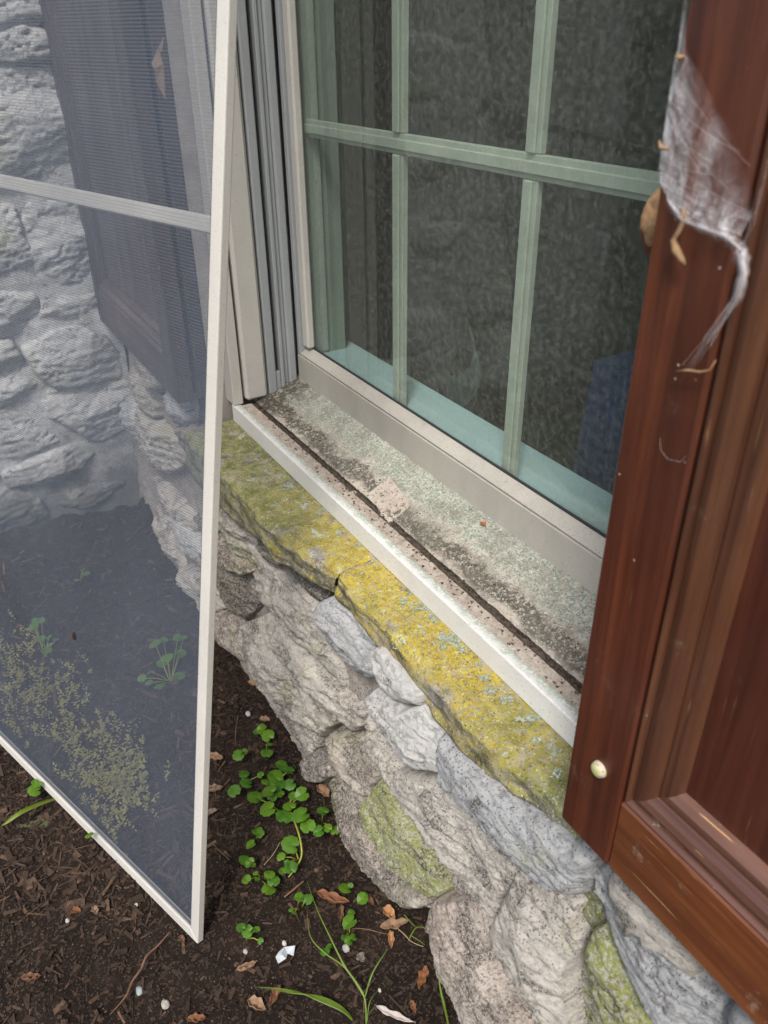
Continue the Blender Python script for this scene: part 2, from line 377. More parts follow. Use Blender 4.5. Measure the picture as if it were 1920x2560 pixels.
c = t.mix(t.mr(t.noise(150, None, 4), .3, .7), r.outputs[0], (.05, .035, .025)); MULCH = t.done(t.bsdf(c, .9, t.bump(t.noise(300), .6, .002), .25))

# ------------------------------------------------------------------ setting: ground, far yard
x = np.arange(-2.1, .5, .005); y = np.arange(-1.75, -.10, .005)
XX, YY = np.meshgrid(x, y, indexing='ij'); P = np.stack([XX.ravel(), YY.ravel(), 0*XX.ravel()], 1)
zz = .012*fbm(P*5, 3, 1)+.007*fbm(P*28, 3, 2)+.0042*np.abs(fbm(P*85, 3, 5))
edge = np.clip(np.minimum.reduce([P[:, 0]+2.1, .495-P[:, 0], P[:, 1]+1.75])/.1, 0, 1)
mx = np.clip(1-(P[:, 0]+1.80)/.14, 0, 1)**1.5; my = np.clip(1-(-.215-P[:, 1])/.07, 0, 1)**1.5*(P[:, 0] < -1.15)
P[:, 2] = zz*edge-.004+(mx*.018+my*.03)*(.8+2.2*fbm(P*14, 4, 77))
SOILZ = (x, y, P[:, 2].reshape(XX.shape))
def gh(px, py):
    i = int(np.clip((px+2.1)/.005, 0, len(x)-1)); j = int(np.clip((py+1.75)/.005, 0, len(y)-1)); return float(SOILZ[2][i, j])
me = fast_mesh('soil_bed', P, grid_faces(len(x), len(y))); setp(add('soil_bed', me, SOIL), kind='structure')
g = MB(); g.put([(-80, -80, -.012), (80, -80, -.012), (80, 80, -.012), (-80, 80, -.012)], [(0, 1, 2, 3)])
YARD = plain('yard_ground', (.06, .075, .035), .95, .75, 2)
setp(g.build('ground', YARD), kind='structure')

# ------------------------------------------------------------------ stone walls
def sdist(px, poly):
    a = poly; b = np.roll(poly, -1, 0); d = np.full(len(px), 1e9); ins = np.zeros(len(px), bool)
    for (ax, ay), (bx, by) in zip(a, b):
        ex, ey = bx-ax, by-ay; wx, wy = px[:, 0]-ax, px[:, 1]-ay
        tt = np.clip((wx*ex+wy*ey)/(ex*ex+ey*ey+1e-12), 0, 1); d = np.minimum(d, (wx-ex*tt)**2+(wy-ey*tt)**2)
        c1 = (ay > px[:, 1]) != (by > px[:, 1]); xc = ax+(px[:, 1]-ay)/(by-ay+1e-12)*ex; ins ^= c1 & (px[:, 0] < xc)
    return np.where(ins, 1, -1)*np.sqrt(d)
def stone_obj(name, poly, H, mat, parent, place, seed, res=.0026, rough=1.0, warp=.004, round_=.013, sdir=None, grow=0., layer=1.0):
    poly = np.array(poly); lo = poly.min(0)-.010-grow; hi = poly.max(0)+.010+grow
    ax = np.arange(lo[0], hi[0]+res, res); ay = np.arange(lo[1], hi[1]+res, res)
    A, B = np.meshgrid(ax, ay, indexing='ij'); p2 = np.stack([A.ravel(), B.ravel()], 1); p3 = np.stack([p2[:, 0], p2[:, 1], 0*p2[:, 0]+seed*3.1], 1)
    d = sdist(p2, poly)+grow+warp*fbm(p3*38, 4, seed)
    r = np.random.RandomState(seed*13+5); dm = max(d.max(), .006); w = min(round_, dm*.7)
    e = np.clip(d/w, 0, 1); dome = H*(.30+.70*(1-(1-e)**2)**.5)+.08*np.minimum(d, .03)
    c = (lo+hi)/2; ext = (hi-lo)/2; h = dome+0
    tilt = r.normal(size=2)*np.array([.07, .12]); h += (p2-c)@tilt
    an = r.uniform(-.35, .35) if sdir is None else sdir+r.uniform(-.15, .15)
    L_ = np.array([math.cos(an), math.sin(an)]); T_ = np.array([-math.sin(an), math.cos(an)])
    wob = np.stack([fbm(p3*20, 3, seed+31), fbm(p3*20+40, 3, seed+32)], 1)*.006
    q2 = p2+wob-c; al = q2@L_; ac = q2@T_
    for k in range(9):                                  # broken faces meeting at hard edges
        th_ = r.uniform(0, 6.28); dr = L_*math.cos(th_)*.45+T_*math.sin(th_); sl_ = r.uniform(.25, 1.0)
        reach = abs(dr[0])*ext[0]+abs(dr[1])*ext[1]; off_ = r.uniform(.15, .7)*reach
        pl = H*r.uniform(.85, 1.15)-sl_*((q2@dr)-off_); h = np.minimum(h, np.maximum(pl, H*.15+.3*h))
    s = ac+.006*fbm(p3*12, 3, seed+3); lv = 0
    for k, pr in enumerate((.021, .0095)):              # split layers: little cliffs running along the stone
        q = (s+.3*k)/pr+1.2*fbm(np.stack([al*7, s*18, p3[:, 2]], 1), 2, seed+60+k); fr_ = q-np.floor(q)
        lv = lv+(.0034, .0015)[k]*(np.where(fr_ < .88, fr_/.88, (1-fr_)/.12)-.5)*np.clip(fbm(p3*9+k*5, 2, seed+9)*2.4+.35, 0, 1)
    ank = np.stack([al, s*3.5, p3[:, 2]], 1)
    rid = 1-np.abs(fbm(ank*np.array([26, 26, 1.]), 5, seed+5, .6))*2.4
    n = layer*lv*1.6+.0042*rid-.0022+.0034*fbm(p3*16, 3, seed+6)+.0030*fbm(ank*36, 4, seed+7, .6)+.0016*fbm(p3*150, 3, seed+8, .65)
    crack = np.abs(fbm(ank*np.array([8, 7, 1.]), 3, seed+21)); n -= .007*np.clip(1-crack/.035, 0, 1)*(fbm(p3*8, 2, seed+22) > 0)
    h = h+n*rough*np.clip(d/.004, .35, 1)
    h = np.where(d < 0, np.maximum(d*7, -.04)+h*.35, h)
    v = place(p2[:, 0], p2[:, 1], h)
    keep = (d > -.007).reshape(A.shape); k4 = (keep[:-1, :-1] & keep[1:, :-1] & keep[1:, 1:] & keep[:-1, 1:]).ravel()
    q4 = grid_faces(len(ax), len(ay), k4)
    me = fast_mesh(name, off(v, parent), q4)
    o = add(name, me, mat, parent); return o
def place_main(a, b, h): return np.stack([a, wall_y(b)-h, b], 1)
XR = -1.845
def place_ret(a, b, h): return np.stack([XR+h, a, b], 1)

WALL = thing('stone_wall', (-.7, -.1, 0), 'rough grey and cream rubble stone wall under the white window, mossy near the soil', 'wall')
Kz7 = lambda P_: [(520+.41*a, 1500+.41*b) for a, b in P_]
Kz6 = lambda P_: [(520+.3255*a, 1180+.3255*b) for a, b in P_]
Kr5 = lambda P_: [(620+.4219*a, 2000+.4219*b) for a, b in P_]
Kc4 = lambda P_: [(960+.5787*a, 1280+.5787*b) for a, b in P_]
Kr2 = lambda P_: [(100+.3165*a, 600+.3165*b) for a, b in P_]
Kr3 = lambda P_: [(.3617*a, 1200+.3617*b) for a, b in P_]
main = [  # outline, protrusion, material, label
 (Kz7([(195,165),(300,110),(380,190),(500,380),(620,530),(735,640),(760,745),(700,790),(650,900),(575,990),(500,900),(390,745),(320,610),(262,500),(225,330)]), .040, 0),
 (Kz7([(340,95),(470,180),(560,310),(700,470),(800,600),(920,700),(915,790),(850,810),(785,745),(735,635),(610,520),(500,375),(390,240)]), .036, 0),
 (Kz6([(345,620),(470,720),(600,850),(740,950),(800,1090),(900,1330),(1000,1550),(1005,1690),(850,1500),(620,1260),(400,1030),(340,880)]), .026, 0),
 (Kz6([(590,590),(740,700),(870,850),(955,925),(880,1005),(790,960),(700,860),(600,720)]), .006, 3),
 (Kz6([(60,140),(150,170),(260,235),(370,430),(385,500),(340,740),(230,610),(150,480),(60,430)]), .030, 0),
 (Kz6([(395,440),(500,455),(590,520),(610,620),(560,720),(470,690),(400,590)]), .022, 3),
 (Kz6([(60,470),(130,510),(220,610),(340,770),(300,790),(190,750),(60,710)]), .034, 4),
 (Kz6([(50,700),(160,745),(310,790),(345,860),(385,1000),(290,1140),(140,1110),(50,1030)]), .022, 3),
 (Kz6([(50,1060),(200,1115),(262,1200),(290,1380),(285,1470),(150,1370),(50,1290)]), .034, 4),
 (Kz6([(885,1000),(960,960),(1050,1050),(1200,1230),(1290,1310),(1265,1400),(1290,1600),(1160,1590),(1080,1500),(1050,1430),(960,1310),(885,1210)]), .034, 1),
 (Kz6([(1270,1370),(1320,1330),(1420,1430),(1560,1580),(1660,1700),(1640,1800),(1500,1755),(1380,1640),(1285,1600)]), .040, 5),
 (Kz7([(990,590),(1040,530),(1110,585),(1200,660),(1290,650),(1400,740),(1445,830),(1445,1045),(1300,1030),(1180,950),(1090,870),(1020,720)]), .046, 5),
 (Kz7([(690,880),(760,800),(880,840),(960,950),(1010,1070),(985,1195),(900,1185),(830,1110),(740,1000),(700,930)]), .040, 6),
 (Kz7([(555,985),(640,920),(730,990),(765,1080),(700,1100),(620,1095)]), .034, 3),
 (Kz7([(750,1090),(870,1165),(965,1250),(1010,1400),(1080,1590),(1200,1720),(1330,1800),(1340,1870),(1260,1890),(1150,1860),(1030,1750),(940,1600),(870,1500),(800,1400),(740,1290),(735,1190)]), .044, 6),
 (Kz7([(965,1200),(1050,1110),(1130,1200),(1210,1330),(1330,1510),(1440,1690),(1420,1790),(1270,1850),(1220,1740),(1090,1560),(1010,1400),(955,1270)]), .052, 2),
 ([(915,1790),(940,1840),(1000,1920),(1080,1950),(1140,1990),(1210,2085),(1291,2165),(1278,2215),(1244,2253),(1232,2320),(1168,2253),(1143,2245),(1109,2198),(1063,2139),(1021,2067),(985,2010),(950,1950),(905,1870)], .030, 0),
 (Kc4([(262,950),(300,1000),(390,1080),(480,1160),(600,1290),(720,1360),(790,1430),(900,1500),(880,1600),(830,1660),(740,1640),(650,1570),(560,1490),(450,1370),(350,1250),(280,1150),(258,1060)]), .040, 1),
 (Kr5([(1030,680),(1120,590),(1230,610),(1330,640),(1420,720),(1450,790),(1410,900),(1450,1000),(1530,1150),(1620,1300),(1720,1500),(1500,1600),(1330,1400),(1240,1200),(1140,1010),(1060,860),(1025,760)]), .046, 4),
 (Kc4([(575,1520),(640,1570),(720,1650),(790,1720),(790,1800),(810,1900),(780,2000),(790,2120),(800,2260),(700,2290),(600,2200),(520,2050),(450,1920),(440,1820),(490,1720),(540,1610)]), .040, 0),
 (Kc4([(880,1800),(930,1800),(1000,1900),(1090,2050),(1200,2230),(1300,2400),(1100,2400),(980,2230),(900,2020),(865,1900)]), .030, 2),
 (Kc4([(885,1570),(960,1520),(1060,1620),(1200,1800),(1350,1980),(1560,2260),(1600,2400),(1330,2330),(1200,2150),(1090,1990),(1000,1850),(935,1740),(890,1650)]), .036, 1),
 (Kr2([(700,1330),(760,1290),(850,1420),(980,1520),(1120,1640),(1130,1790),(980,1850),(850,1730),(760,1600),(700,1450)]), .036, 0),
 (Kr2([(990,1270),(1100,1370),(1200,1470),(1330,1590),(1400,1700),(1420,1900),(1300,1860),(1190,1720),(1080,1560),(1010,1420)]), .022, 4),
 (Kr2([(880,1880),(980,1960),(1100,2110),(1230,2280),(1180,2330),(1050,2230),(930,2080)]), .030, 0),
 (Kr3([(1060,190),(1120,240),(1190,400),(1260,660),(1160,560),(1090,400)]), .030, 0),
 (Kr3([(1180,230),(1260,290),(1340,400),(1410,520),(1360,580),(1270,470),(1200,340)]), .034, 5),
 (Kr3([(1340,270),(1400,210),(1480,260),(1500,380),(1430,330)]), .03, 4),
 (Kr3([(1350,540),(1430,480),(1520,560),(1530,640),(1430,660)]), .03, 4),
 (Kr3([(1265,590),(1380,640),(1480,720),(1540,900),(1440,960),(1330,810)]), .036, 0),
]
lab = {15: 'long pale stone with a crust of yellow green algae', 11: 'smooth rounded whitish stone', 17: 'blue grey slab below the lichened ledge', 9: 'white grey stone with a mossy upper corner'}
for i, (pp, H, k) in enumerate(main):
    poly = [hit_wall(*q, out=H*.42) for q in pp]
    o = stone_obj('stone', poly, H*.78, STONES[k], WALL, place_main, i+1, res=.0022 if i < 22 else .003, sdir=.10, rough=.8 if k in (1, 5) else 1.1, grow=.0005)
    if i in lab: o['label'] = lab[i]
# stones low along the foot and to the right, beyond the traced ones
rr = random.Random(4)
for (cx, cz, w, h_) in [(-.02,.33,.17,.10),(.16,.30,.16,.12),(-.06,.20,.15,.09),(.10,.17,.15,.10),(-.10,.07,.17,.10),(.09,.06,.16,.10),(.30,.10,.18,.12),(.33,.30,.16,.14),(-.21,.43,.10,.07),(-.09,.43,.12,.07),(.05,.43,.14,.07),(-1.38,.42,.13,.06),(-1.55,.43,.14,.06),(-1.62,.36,.15,.09),(-1.75,.26,.13,.10)]:
    poly = [(cx+w/2*math.cos(a)*rr.uniform(.85, 1.1), cz+h_/2*math.sin(a)*rr.uniform(.85, 1.1)) for a in np.linspace(0, 2*math.pi, 11)[:-1]]
    stone_obj('stone', poly, .03, STONES[rr.choice([0, 1, 6])], WALL, place_main, 60+int(cx*50) % 40, res=.005)
# mortar
ax = np.arange(XR-.02, .62, .0042); ay = np.arange(-.04, .405, .0042); A, B = np.meshgrid(ax, ay, indexing='ij')
p3 = np.stack([A.ravel(), B.ravel(), 0*A.ravel()+5], 1)
hh = -.006+.011*fbm(p3*13, 4, 40)+.0035*fbm(p3*60, 3, 41)+.0015*fbm(p3*160, 2, 42)
def pit(px, py, rx, rz, dep):
    global hh
    cx, cz = hit_wall(px, py); hh = hh-dep*np.exp(-((p3[:, 0]-cx)/rx)**2-((p3[:, 1]-cz)/rz)**2)
for q in [(830, 1940, .05, .02, .05), (1040, 2300, .03, .03, .06), (1160, 2450, .05, .03, .03), (545, 1530, .04, .02, .02), (1170, 2480, .05, .02, .04), (745, 1955, .03, .03, .05), (1030, 2290, .04, .04, .05), (600, 1620, .04, .02, .02), (660, 1350, .05, .012, .03), (900, 1815, .02, .015, .02)]: pit(*q)
me = fast_mesh('mortar', off(place_main(p3[:, 0], p3[:, 1], hh), WALL), grid_faces(len(ax), len(ay))); add('mortar', me, MORTAR, WALL)
for xa_, xb_ in ((-.2835, .62), (XR-.02, -1.296)):
    ax = np.arange(xa_, xb_, .0042); ay = np.arange(.400, .50, .0042); A, B = np.meshgrid(ax, ay, indexing='ij')
    q3 = np.stack([A.ravel(), B.ravel(), 0*A.ravel()+5], 1); hq = -.006+.011*fbm(q3*13, 4, 40)+.0035*fbm(q3*60, 3, 41)+.0015*fbm(q3*160, 2, 42)
    add('mortar', fast_mesh('mortar', off(place_main(q3[:, 0], q3[:, 1], hq), WALL), grid_faces(len(ax), len(ay))), MORTAR, WALL)
WALLC = plain('wall_core', (.30, .28, .26), .95, .2, 20)
b = MB(); b.box(XR-.3, .62, -.160, .02, -.05, .39); b.build('wall_core', WALLC, WALL)
b = MB(); b.box(XR-.3, -1.262, -.165, .02, .391, 2.6).box(-.215, .62, -.165, .02, .391, 2.6).box(-1.261, -.216, -.19, .02, 1.95, 2.6)
up = b.build('upper_wall', WALLC, WALL)

RET = thing('return_wall', (XR, -.7, 0), 'pale blockwork stone wall seen through the upper left of the insect screen', 'wall')
ret = [
 ([(-90,-60),(112,-60),(112,25),(85,55),(20,66),(-90,80)], .03), ([(-90,78),(60,68),(125,90),(138,120),(130,140),(60,147),(-90,138)], .03),
 ([(-90,190),(40,172),(100,180),(150,218),(170,330),(185,400),(192,455),(100,462),(0,440),(-90,430)], .04),
 ([(60,520),(100,503),(190,508),(215,600),(235,700),(180,725),(110,705),(68,610)], .03), ([(-90,500),(30,520),(50,590),(92,660),(60,705),(-90,690)], .03),
 ([(-90,725),(80,735),(98,780),(90,815),(0,828),(-90,810)], .03),
 ([(62,868),(127,828),(203,818),(249,836),(284,880),(294,930),(139,960),(93,925)], .042),
 ([(-90,835),(20,850),(48,900),(30,935),(-90,940)], .03), ([(-90,960),(60,925),(92,945),(60,995),(-90,1010)], .03),
 ([(105,970),(174,960),(330,950),(330,1040),(255,1088),(220,1085),(174,1055),(120,1030)], .038),
 ([(-90,1030),(60,1010),(100,1040),(140,1090),(20,1140),(-90,1150)], .02),
 ([(10,1178),(87,1140),(214,1098),(232,1110),(190,1160),(110,1188),(20,1200)], .035),
 ([(-90,1225),(40,1215),(90,1240),(110,1275),(60,1320),(-90,1330)], .025), ([(120,1225),(200,1205),(300,1200),(330,1230),(220,1270),(130,1275)], .02),
 ([(110,725),(180,735),(240,735),(262,800),(230,808),(150,800),(105,790)], .02)]
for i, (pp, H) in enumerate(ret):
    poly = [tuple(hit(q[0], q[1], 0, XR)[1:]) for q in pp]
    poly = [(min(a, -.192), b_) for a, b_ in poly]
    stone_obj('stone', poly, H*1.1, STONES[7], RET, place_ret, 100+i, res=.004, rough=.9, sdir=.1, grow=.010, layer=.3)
for (cy, cz, w, h_) in [(-.62,.95,.25,.16),(-.62,.75,.24,.15),(-.65,.55,.25,.15),(-.9,.85,.25,.2),(-.9,.6,.25,.2),(-.62,.32,.25,.16),(-.62,.12,.22,.14),(-.9,.35,.25,.2),(-.9,.12,.25,.18),(-.4,1.22,.3,.12),(-.75,1.2,.3,.15)]:
    poly = [(cy+w/2*math.cos(a)*rr.uniform(.85, 1.1), cz+h_/2*math.sin(a)*rr.uniform(.85, 1.1)) for a in np.linspace(0, 2*math.pi, 12)[:-1]]
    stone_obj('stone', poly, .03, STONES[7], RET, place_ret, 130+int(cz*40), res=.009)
ax = np.arange(-1.3, -.18, .009); ay = np.arange(-.04, 1.4, .009); A, B = np.meshgrid(ax, ay, indexing='ij')
p3b = np.stack([A.ravel(), B.ravel(), 0*A.ravel()+9], 1); h2 = .016+.012*fbm(p3b*9, 4, 50)+.005*fbm(p3b*50, 4, 51)
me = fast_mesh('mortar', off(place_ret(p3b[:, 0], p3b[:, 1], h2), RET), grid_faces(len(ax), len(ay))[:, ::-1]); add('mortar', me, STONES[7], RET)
b = MB(); b.box(XR-.3, XR-.012, -1.3, -.2, -.05, 2.6); b.build('wall_core', WALLC, RET)

# stone ledge: two lichened slabs with a joint
LEDG = thing('stone_ledge', (-.75, -.16, .36), 'thin stone ledge crusted with yellow and green lichen below the white window lip', 'ledge')
def ledge(x0, x1, seed):
    xs = np.arange(x0, x1+.001, .003); prof = []
    pts = [(-.125, 0, 0), (-.19, -.001, 0), (-.2005, -.006, 0), (-.204, -.012, 0), (-.2045, 0, 1), (-.190, -.004, 1), (-.14, -.004, 1)]
    rows = []
    seg = [26, 4, 3, 16, 6, 10]
    for x_ in xs:
        zb = np.interp(x_, [-1.3, -1.14, -.99, -.9, -.73, -.6, -.48, -.4, -.34, -.29], [.355, .357, .378, .393, .399, .397, .389, .398, .41, .42])
        yo = np.interp(x_, [-1.3, -1.0, -.85, -.75, -.4, -.29], [-.028, -.026, -.024, .004, .002, .014])
        P_ = [(a+yo*(1 if i else 0), (.4365+b if not k else zb+b)) for i, (a, b, k) in enumerate(pts)]
        row = []
        for s_, n_ in enumerate(seg):
            for q in range(n_): u = q/n_; row.append((x_, P_[s_][0]*(1-u)+P_[s_+1][0]*u, P_[s_][1]*(1-u)+P_[s_+1][1]*u))
        row.append((x_, *P_[-1])); rows.append(row)
    v = np.array(rows); ny = v.shape[1]; vv = v.reshape(-1, 3)
    n = .0016*fbm(vv*14, 3, seed)+.0016*fbm(vv*70, 3, seed+1)+.0014*fbm(vv*230, 3, seed+2)
    lip = np.clip((-.14-vv[:, 1])/.02, 0, 1)
    frontm = (vv[:, 2] < .428)
    vv[:, 2] += np.where(frontm, .003*fbm(vv*25, 2, seed+4), n*.9-.001)*lip
    vv[:, 1] += np.where(frontm, -.0048*fbm(vv*np.array([22, 40, 70]), 4, seed+5)*1.3, -n*.6)*lip
    ex = np.minimum(vv[:, 0]-x0, x1-vv[:, 0]); rd = np.clip(1-ex/.006, 0, 1)**2
    vv[:, 2] -= rd*.004*np.sign(vv[:, 2]-.41); vv[:, 1] += rd*.004
    q = grid_faces(len(xs), ny)[:, ::-1]
    me = fast_mesh('ledge_slab', off(vv, LEDG), q)
    cap = [tuple(i for i in range(ny))]
    o = add('ledge_slab', me, LEDGE, LEDG)
    return o
ledge(-1.245, -.7385, 3); ledge(-.7355, -.272, 9)
b = MB(); b.box(-.77, -.70, -.185, -.13, .395, .4305); b.build('joint_fill', MORTAR, LEDG)

# lichen rosettes lying on the ledge
LI = plain('mint_lichen', (.30, .35, .29), .95, .35, 300, .1)
b = MB()
def rosette(cx, cy, cz, r, n):
    for k in range(n):
        a = rr.uniform(0, 6.28); d_ = r*math.sqrt(rr.random()); s_ = rr.uniform(.0007, .0019)
        px, py = cx+d_*math.cos(a), cy+d_*math.sin(a)
        nn = 6; v = [(px, py, cz+rr.uniform(.0006, .0022))]
        for j in range(nn): w = a+6.28*j/nn; rad = s_*rr.uniform(.6, 1.4); v.append((px+rad*math.cos(w), py+rad*math.sin(w), cz+rr.uniform(-.0006, .0016)))
        b.put(v, [(0, 1+j, 1+(j+1) % nn) for j in range(nn)])
for px, py, r, n in [(1045,1515,.010,60),(1010,1500,.007,30),(1090,1540,.011,70),(1030,1480,.006,26),(1120,1600,.016,130),(1145,1590,.010,60),(1062,1580,.004,14),(1210,1690,.006,30),(1230,1720,.007,40),(1195,1660,.006,24),(1330,1790,.008,50),(1215,1730,.003,12),(1385,1875,.008,44),(720,1215,.012,90),(760,1240,.006,26),(705,1190,.008,30),(690,1260,.005,16),(820,1270,.008,40),(850,1330,.007,30),(1270,1750,.008,40),(1300,1800,.006,30),(900,1360,.007,30),(940,1400,.007,30),(905,1430,.003,8),(985,1620,.003,6),(1225,1780,.0025,6),(1120,1500,.006,22),(1155,1620,.008,40),(800,1285,.004,10),(1400,1930,.006,20),(1340,1850,.004,12),(640,1150,.008,30)]:
    p = hit(px, py, 2, .4375); rosette(p[0], min(p[1], -.143), .4360, r*.85, int(n*.6))
setp(b.build('lichen', LI), 'pale mint lichen rosettes crusting the top of the yellow stone ledge', 'lichen', kind='stuff')

# ------------------------------------------------------------------ window
WIN = thing('window', (-.74, 0, .44), 'white framed window with green grey glazing bars and a dirty lichened sill', 'window')
XJ = -1.22; XE = -.262; ZT = 1.93
def zs(y_): return .4665+(y_+.10)/.08*.029      # sill surface
# lip: front face, bright rounded top, shelf, groove, sill
def sweep(name, prof, mat, x0, x1, dx=.006, noise=0., seed=0, smooth=True):
    xs = np.arange(x0, x1+dx*.5, dx); pr = np.array(prof); v = np.array([[(x_, a, b_) for a, b_ in pr] for x_ in xs]).reshape(-1, 3)
    if noise:
        n = noise*fbm(v*90, 3, seed)+noise*.6*np.abs(fbm(v*260, 2, seed+1)); v[:, 2] += n
    me = fast_mesh(name, off(v, WIN), grid_faces(len(xs), len(pr))[:, ::-1]); o = add(name, me, mat, WIN, smooth); me.polygons.foreach_set('use_smooth', [smooth]*len(me.polygons))
    return o
def dense(p, n):
    o = []
    for (a, b_), (c_, d_) in zip(p[:-1], p[1:]):
        for k in range(n): o.append((a+(c_-a)*k/n, b_+(d_-b_)*k/n))
    return o+[p[-1]]
sweep('lip', [(-.125, .4365), (-.1405, .4368), (-.1415, .4378), (-.1415, .4655), (-.1411, .4668), (-.1400, .4673), (-.131, .4675), (-.128, .4668)], LIPM, XJ-.012, XE+.02, .02, smooth=False)
sweep('shelf', dense([(-.128, .4668), (-.1105, .4666)], 6), SHELF, XJ, XE, .004, .0006, 3)
sweep('groove', dense([(-.1105, .4668), (-.1100, .4625), (-.1055, .4610), (-.1025, .4618), (-.1018, .4680)], 4), DIRT, XJ, XE, .003, .0022, 5)
sweep('sill', dense([(-.1018, .4678), (-.0975, .4690), (-.060, zs(-.060)), (-.0205, zs(-.0205)), (-.015, zs(-.015))], 12), SILL, XJ-.02, XE, .0026, .0021, 8)
# tan pad on the sill
c_ = [hit(*q, 2, .476) for q in ((920, 1224), (975, 1204), (1028, 1268), (972, 1292))]
b = MB(); v = [(p[0], p[1], zs(p[1])+.0022) for p in c_]+[(p[0], p[1], zs(p[1])-.003) for p in c_]
b.put(v, [(0, 1, 2, 3), (0, 4, 5, 1), (1, 5, 6, 2), (2, 6, 7, 3), (3, 7, 4, 0)]); fixn(b.build('weep_pad', PAD, WIN))
# sash: bottom rail with two faces, side stile
b = MB(); b.box(XJ+.004, XE, -.020, .006, zs(-.02)-.006, .5405, .0012); o = b.build('bottom_rail', ALU_DIRTY, WIN)
v = []
b = MB(); X0, X1 = XJ+.016, XE
pf = [(-.0188, .5415), (-.0195, .5440), (-.0175, .5455), (-.0050, .5535), (-.0015, .5542), (.0, .5500), (.0, .5415)]
for x_ in (X0, X1): v += [(x_, a, b_) for a, b_ in pf]
n_ = len(pf); b.put(v, [(i, (i+1) % n_, n_+(i+1) % n_, n_+i) for i in range(n_)]+[tuple(range(n_)), tuple(range(2*n_-1, n_-1, -1))]); fixn(b.build('glazing_stop', ALU_DIRTY, WIN))
b = MB(); b.box(XJ+.0045, X0-.0005, -.0195, .006, .5410, ZT, .0012); b.build('stile', ALU_GREY, WIN)
b = MB(); b.box(X0, X0+.0215, -.0145, -.0005, .5565, ZT, .003); b.build('stile_bead', ALU, WIN)
b = MB(); b.box(XE-.03, XE, -.0195, .006, .5412, ZT, .001); b.build('stile', ALU, WIN)
b = MB(); b.box(X0+.0005, XE-.031, -.0030, -.0008, .5536, .5568); b.build('gasket', DARK, WIN)
# glass
g = MB(); g.put([(X0+.002, 0, .5505), (XE-.025, 0, .5505), (XE-.025, 0, ZT), (X0+.002, 0, ZT)], [(0, 1, 2, 3)]); g.build('pane', GLASS, WIN)
GREY = plain('muntin_enamel', (.43, .45, .405), .55, .08, 30); TEALW = plain('stool_paint', (.45, .60, .66), .5, .04, 10); INJ = plain('inner_frame_paint', (.25, .29, .25), .6, .1, 8)
# muntins behind the pane: a wide flat with a raised bead
def bar(x0, x1, z0, z1, vert):
    o = MB().box(x0, x1, .010, .018, z0, z1, .0008).build('muntin', GREY, WIN)
    b_ = MB()
    if vert: b_.box(x0+.007, x1-.0055, .0062, .0098, z0, z1, .0012)
    else: b_.box(x0, x1, .0062, .0098, z0+.0055, z1-.006, .0012)
    b_.build('bead', GREY, o); o2 = o.children[0]; o2.data.transform(Matrix.Translation(Vector(WIN.location))); o2.data.transform(Matrix.Translation(-Vector(WIN.location)))
vz = [.885]
for xa, xb in ((-.945, -.918), (-.683, -.659), (-.425, -.400)):
    for z0, z1 in ((.5400, .8795), (.9045, 1.24), (1.265, ZT)): bar(xa, xb, z0, z1, True)
for z0, z1 in ((.880, .904), (1.2405, 1.2645)):
    bar(X0-.005, XE-.02, z0, z1, False)
# inner frame, stool
MB().box(X0-.02, X0+.005, .0045, .066, .50, ZT, .001).build('inner_jamb', INJ, WIN)
MB().box(X0+.0055, X0+.0095, .020, .030, .545, ZT).build('inner_track', GREY, WIN)
MB().box(-1.24, XE, .0065, .092, .510, .5395, .003).build('stool', TEALW, WIN)
# jamb: flange, board, tracks
def jb(name, y0, y1, xf, mat, z0=.462, z1=ZT, bev=.0012): return MB().box(-1.258, xf, y0, y1, z0, z1, bev).build(name, mat, WIN)
jb('flange', -.1418, -.1240, XJ-.001, ALU, .4685); jb('gap_strip', -.1238, -.1195, XJ-.016, DIRT)
jb('jamb_board', -.1193, -.0785, XJ+.003, ALU, .4725, bev=.005); jb('gap_strip', -.0783, -.0752, XJ-.010, DARK)
jb('track', -.0750, -.0600, XJ+.0005, ALU_GREY, bev=.002); jb('track_slot', -.0598, -.0515, XJ-.018, DARK, .5); jb('track_stop', -.0597, -.0516, XJ-.002, ALU_GREY, .462, .513)
jb('track', -.0513, -.0450, XJ+.0015, ALU_GREY); jb('track', -.0448, -.0360, XJ-.004, ALU_GREY); jb('track', -.0358, -.0205, XJ+.001, ALU_GREY, bev=.003)
MB().box(XE+.001, -.217, -.142, .02, .462, ZT).build('jamb_board', ALU, WIN)
MB().box(-1.26, -.217, -.142, .02, ZT+.001, ZT+.02).build('head', ALU, WIN)

DARK_BOARD = plain('dark_board', (.045, .035, .035), .6, .3, 20)
MB().box(-1.42, -1.2605, -.188, -.1655, .4775, ZT+.02, .002).build('dark_side_board', DARK_BOARD, WIN)  # dark board put in to fill the dark zone between far shutter and jamb

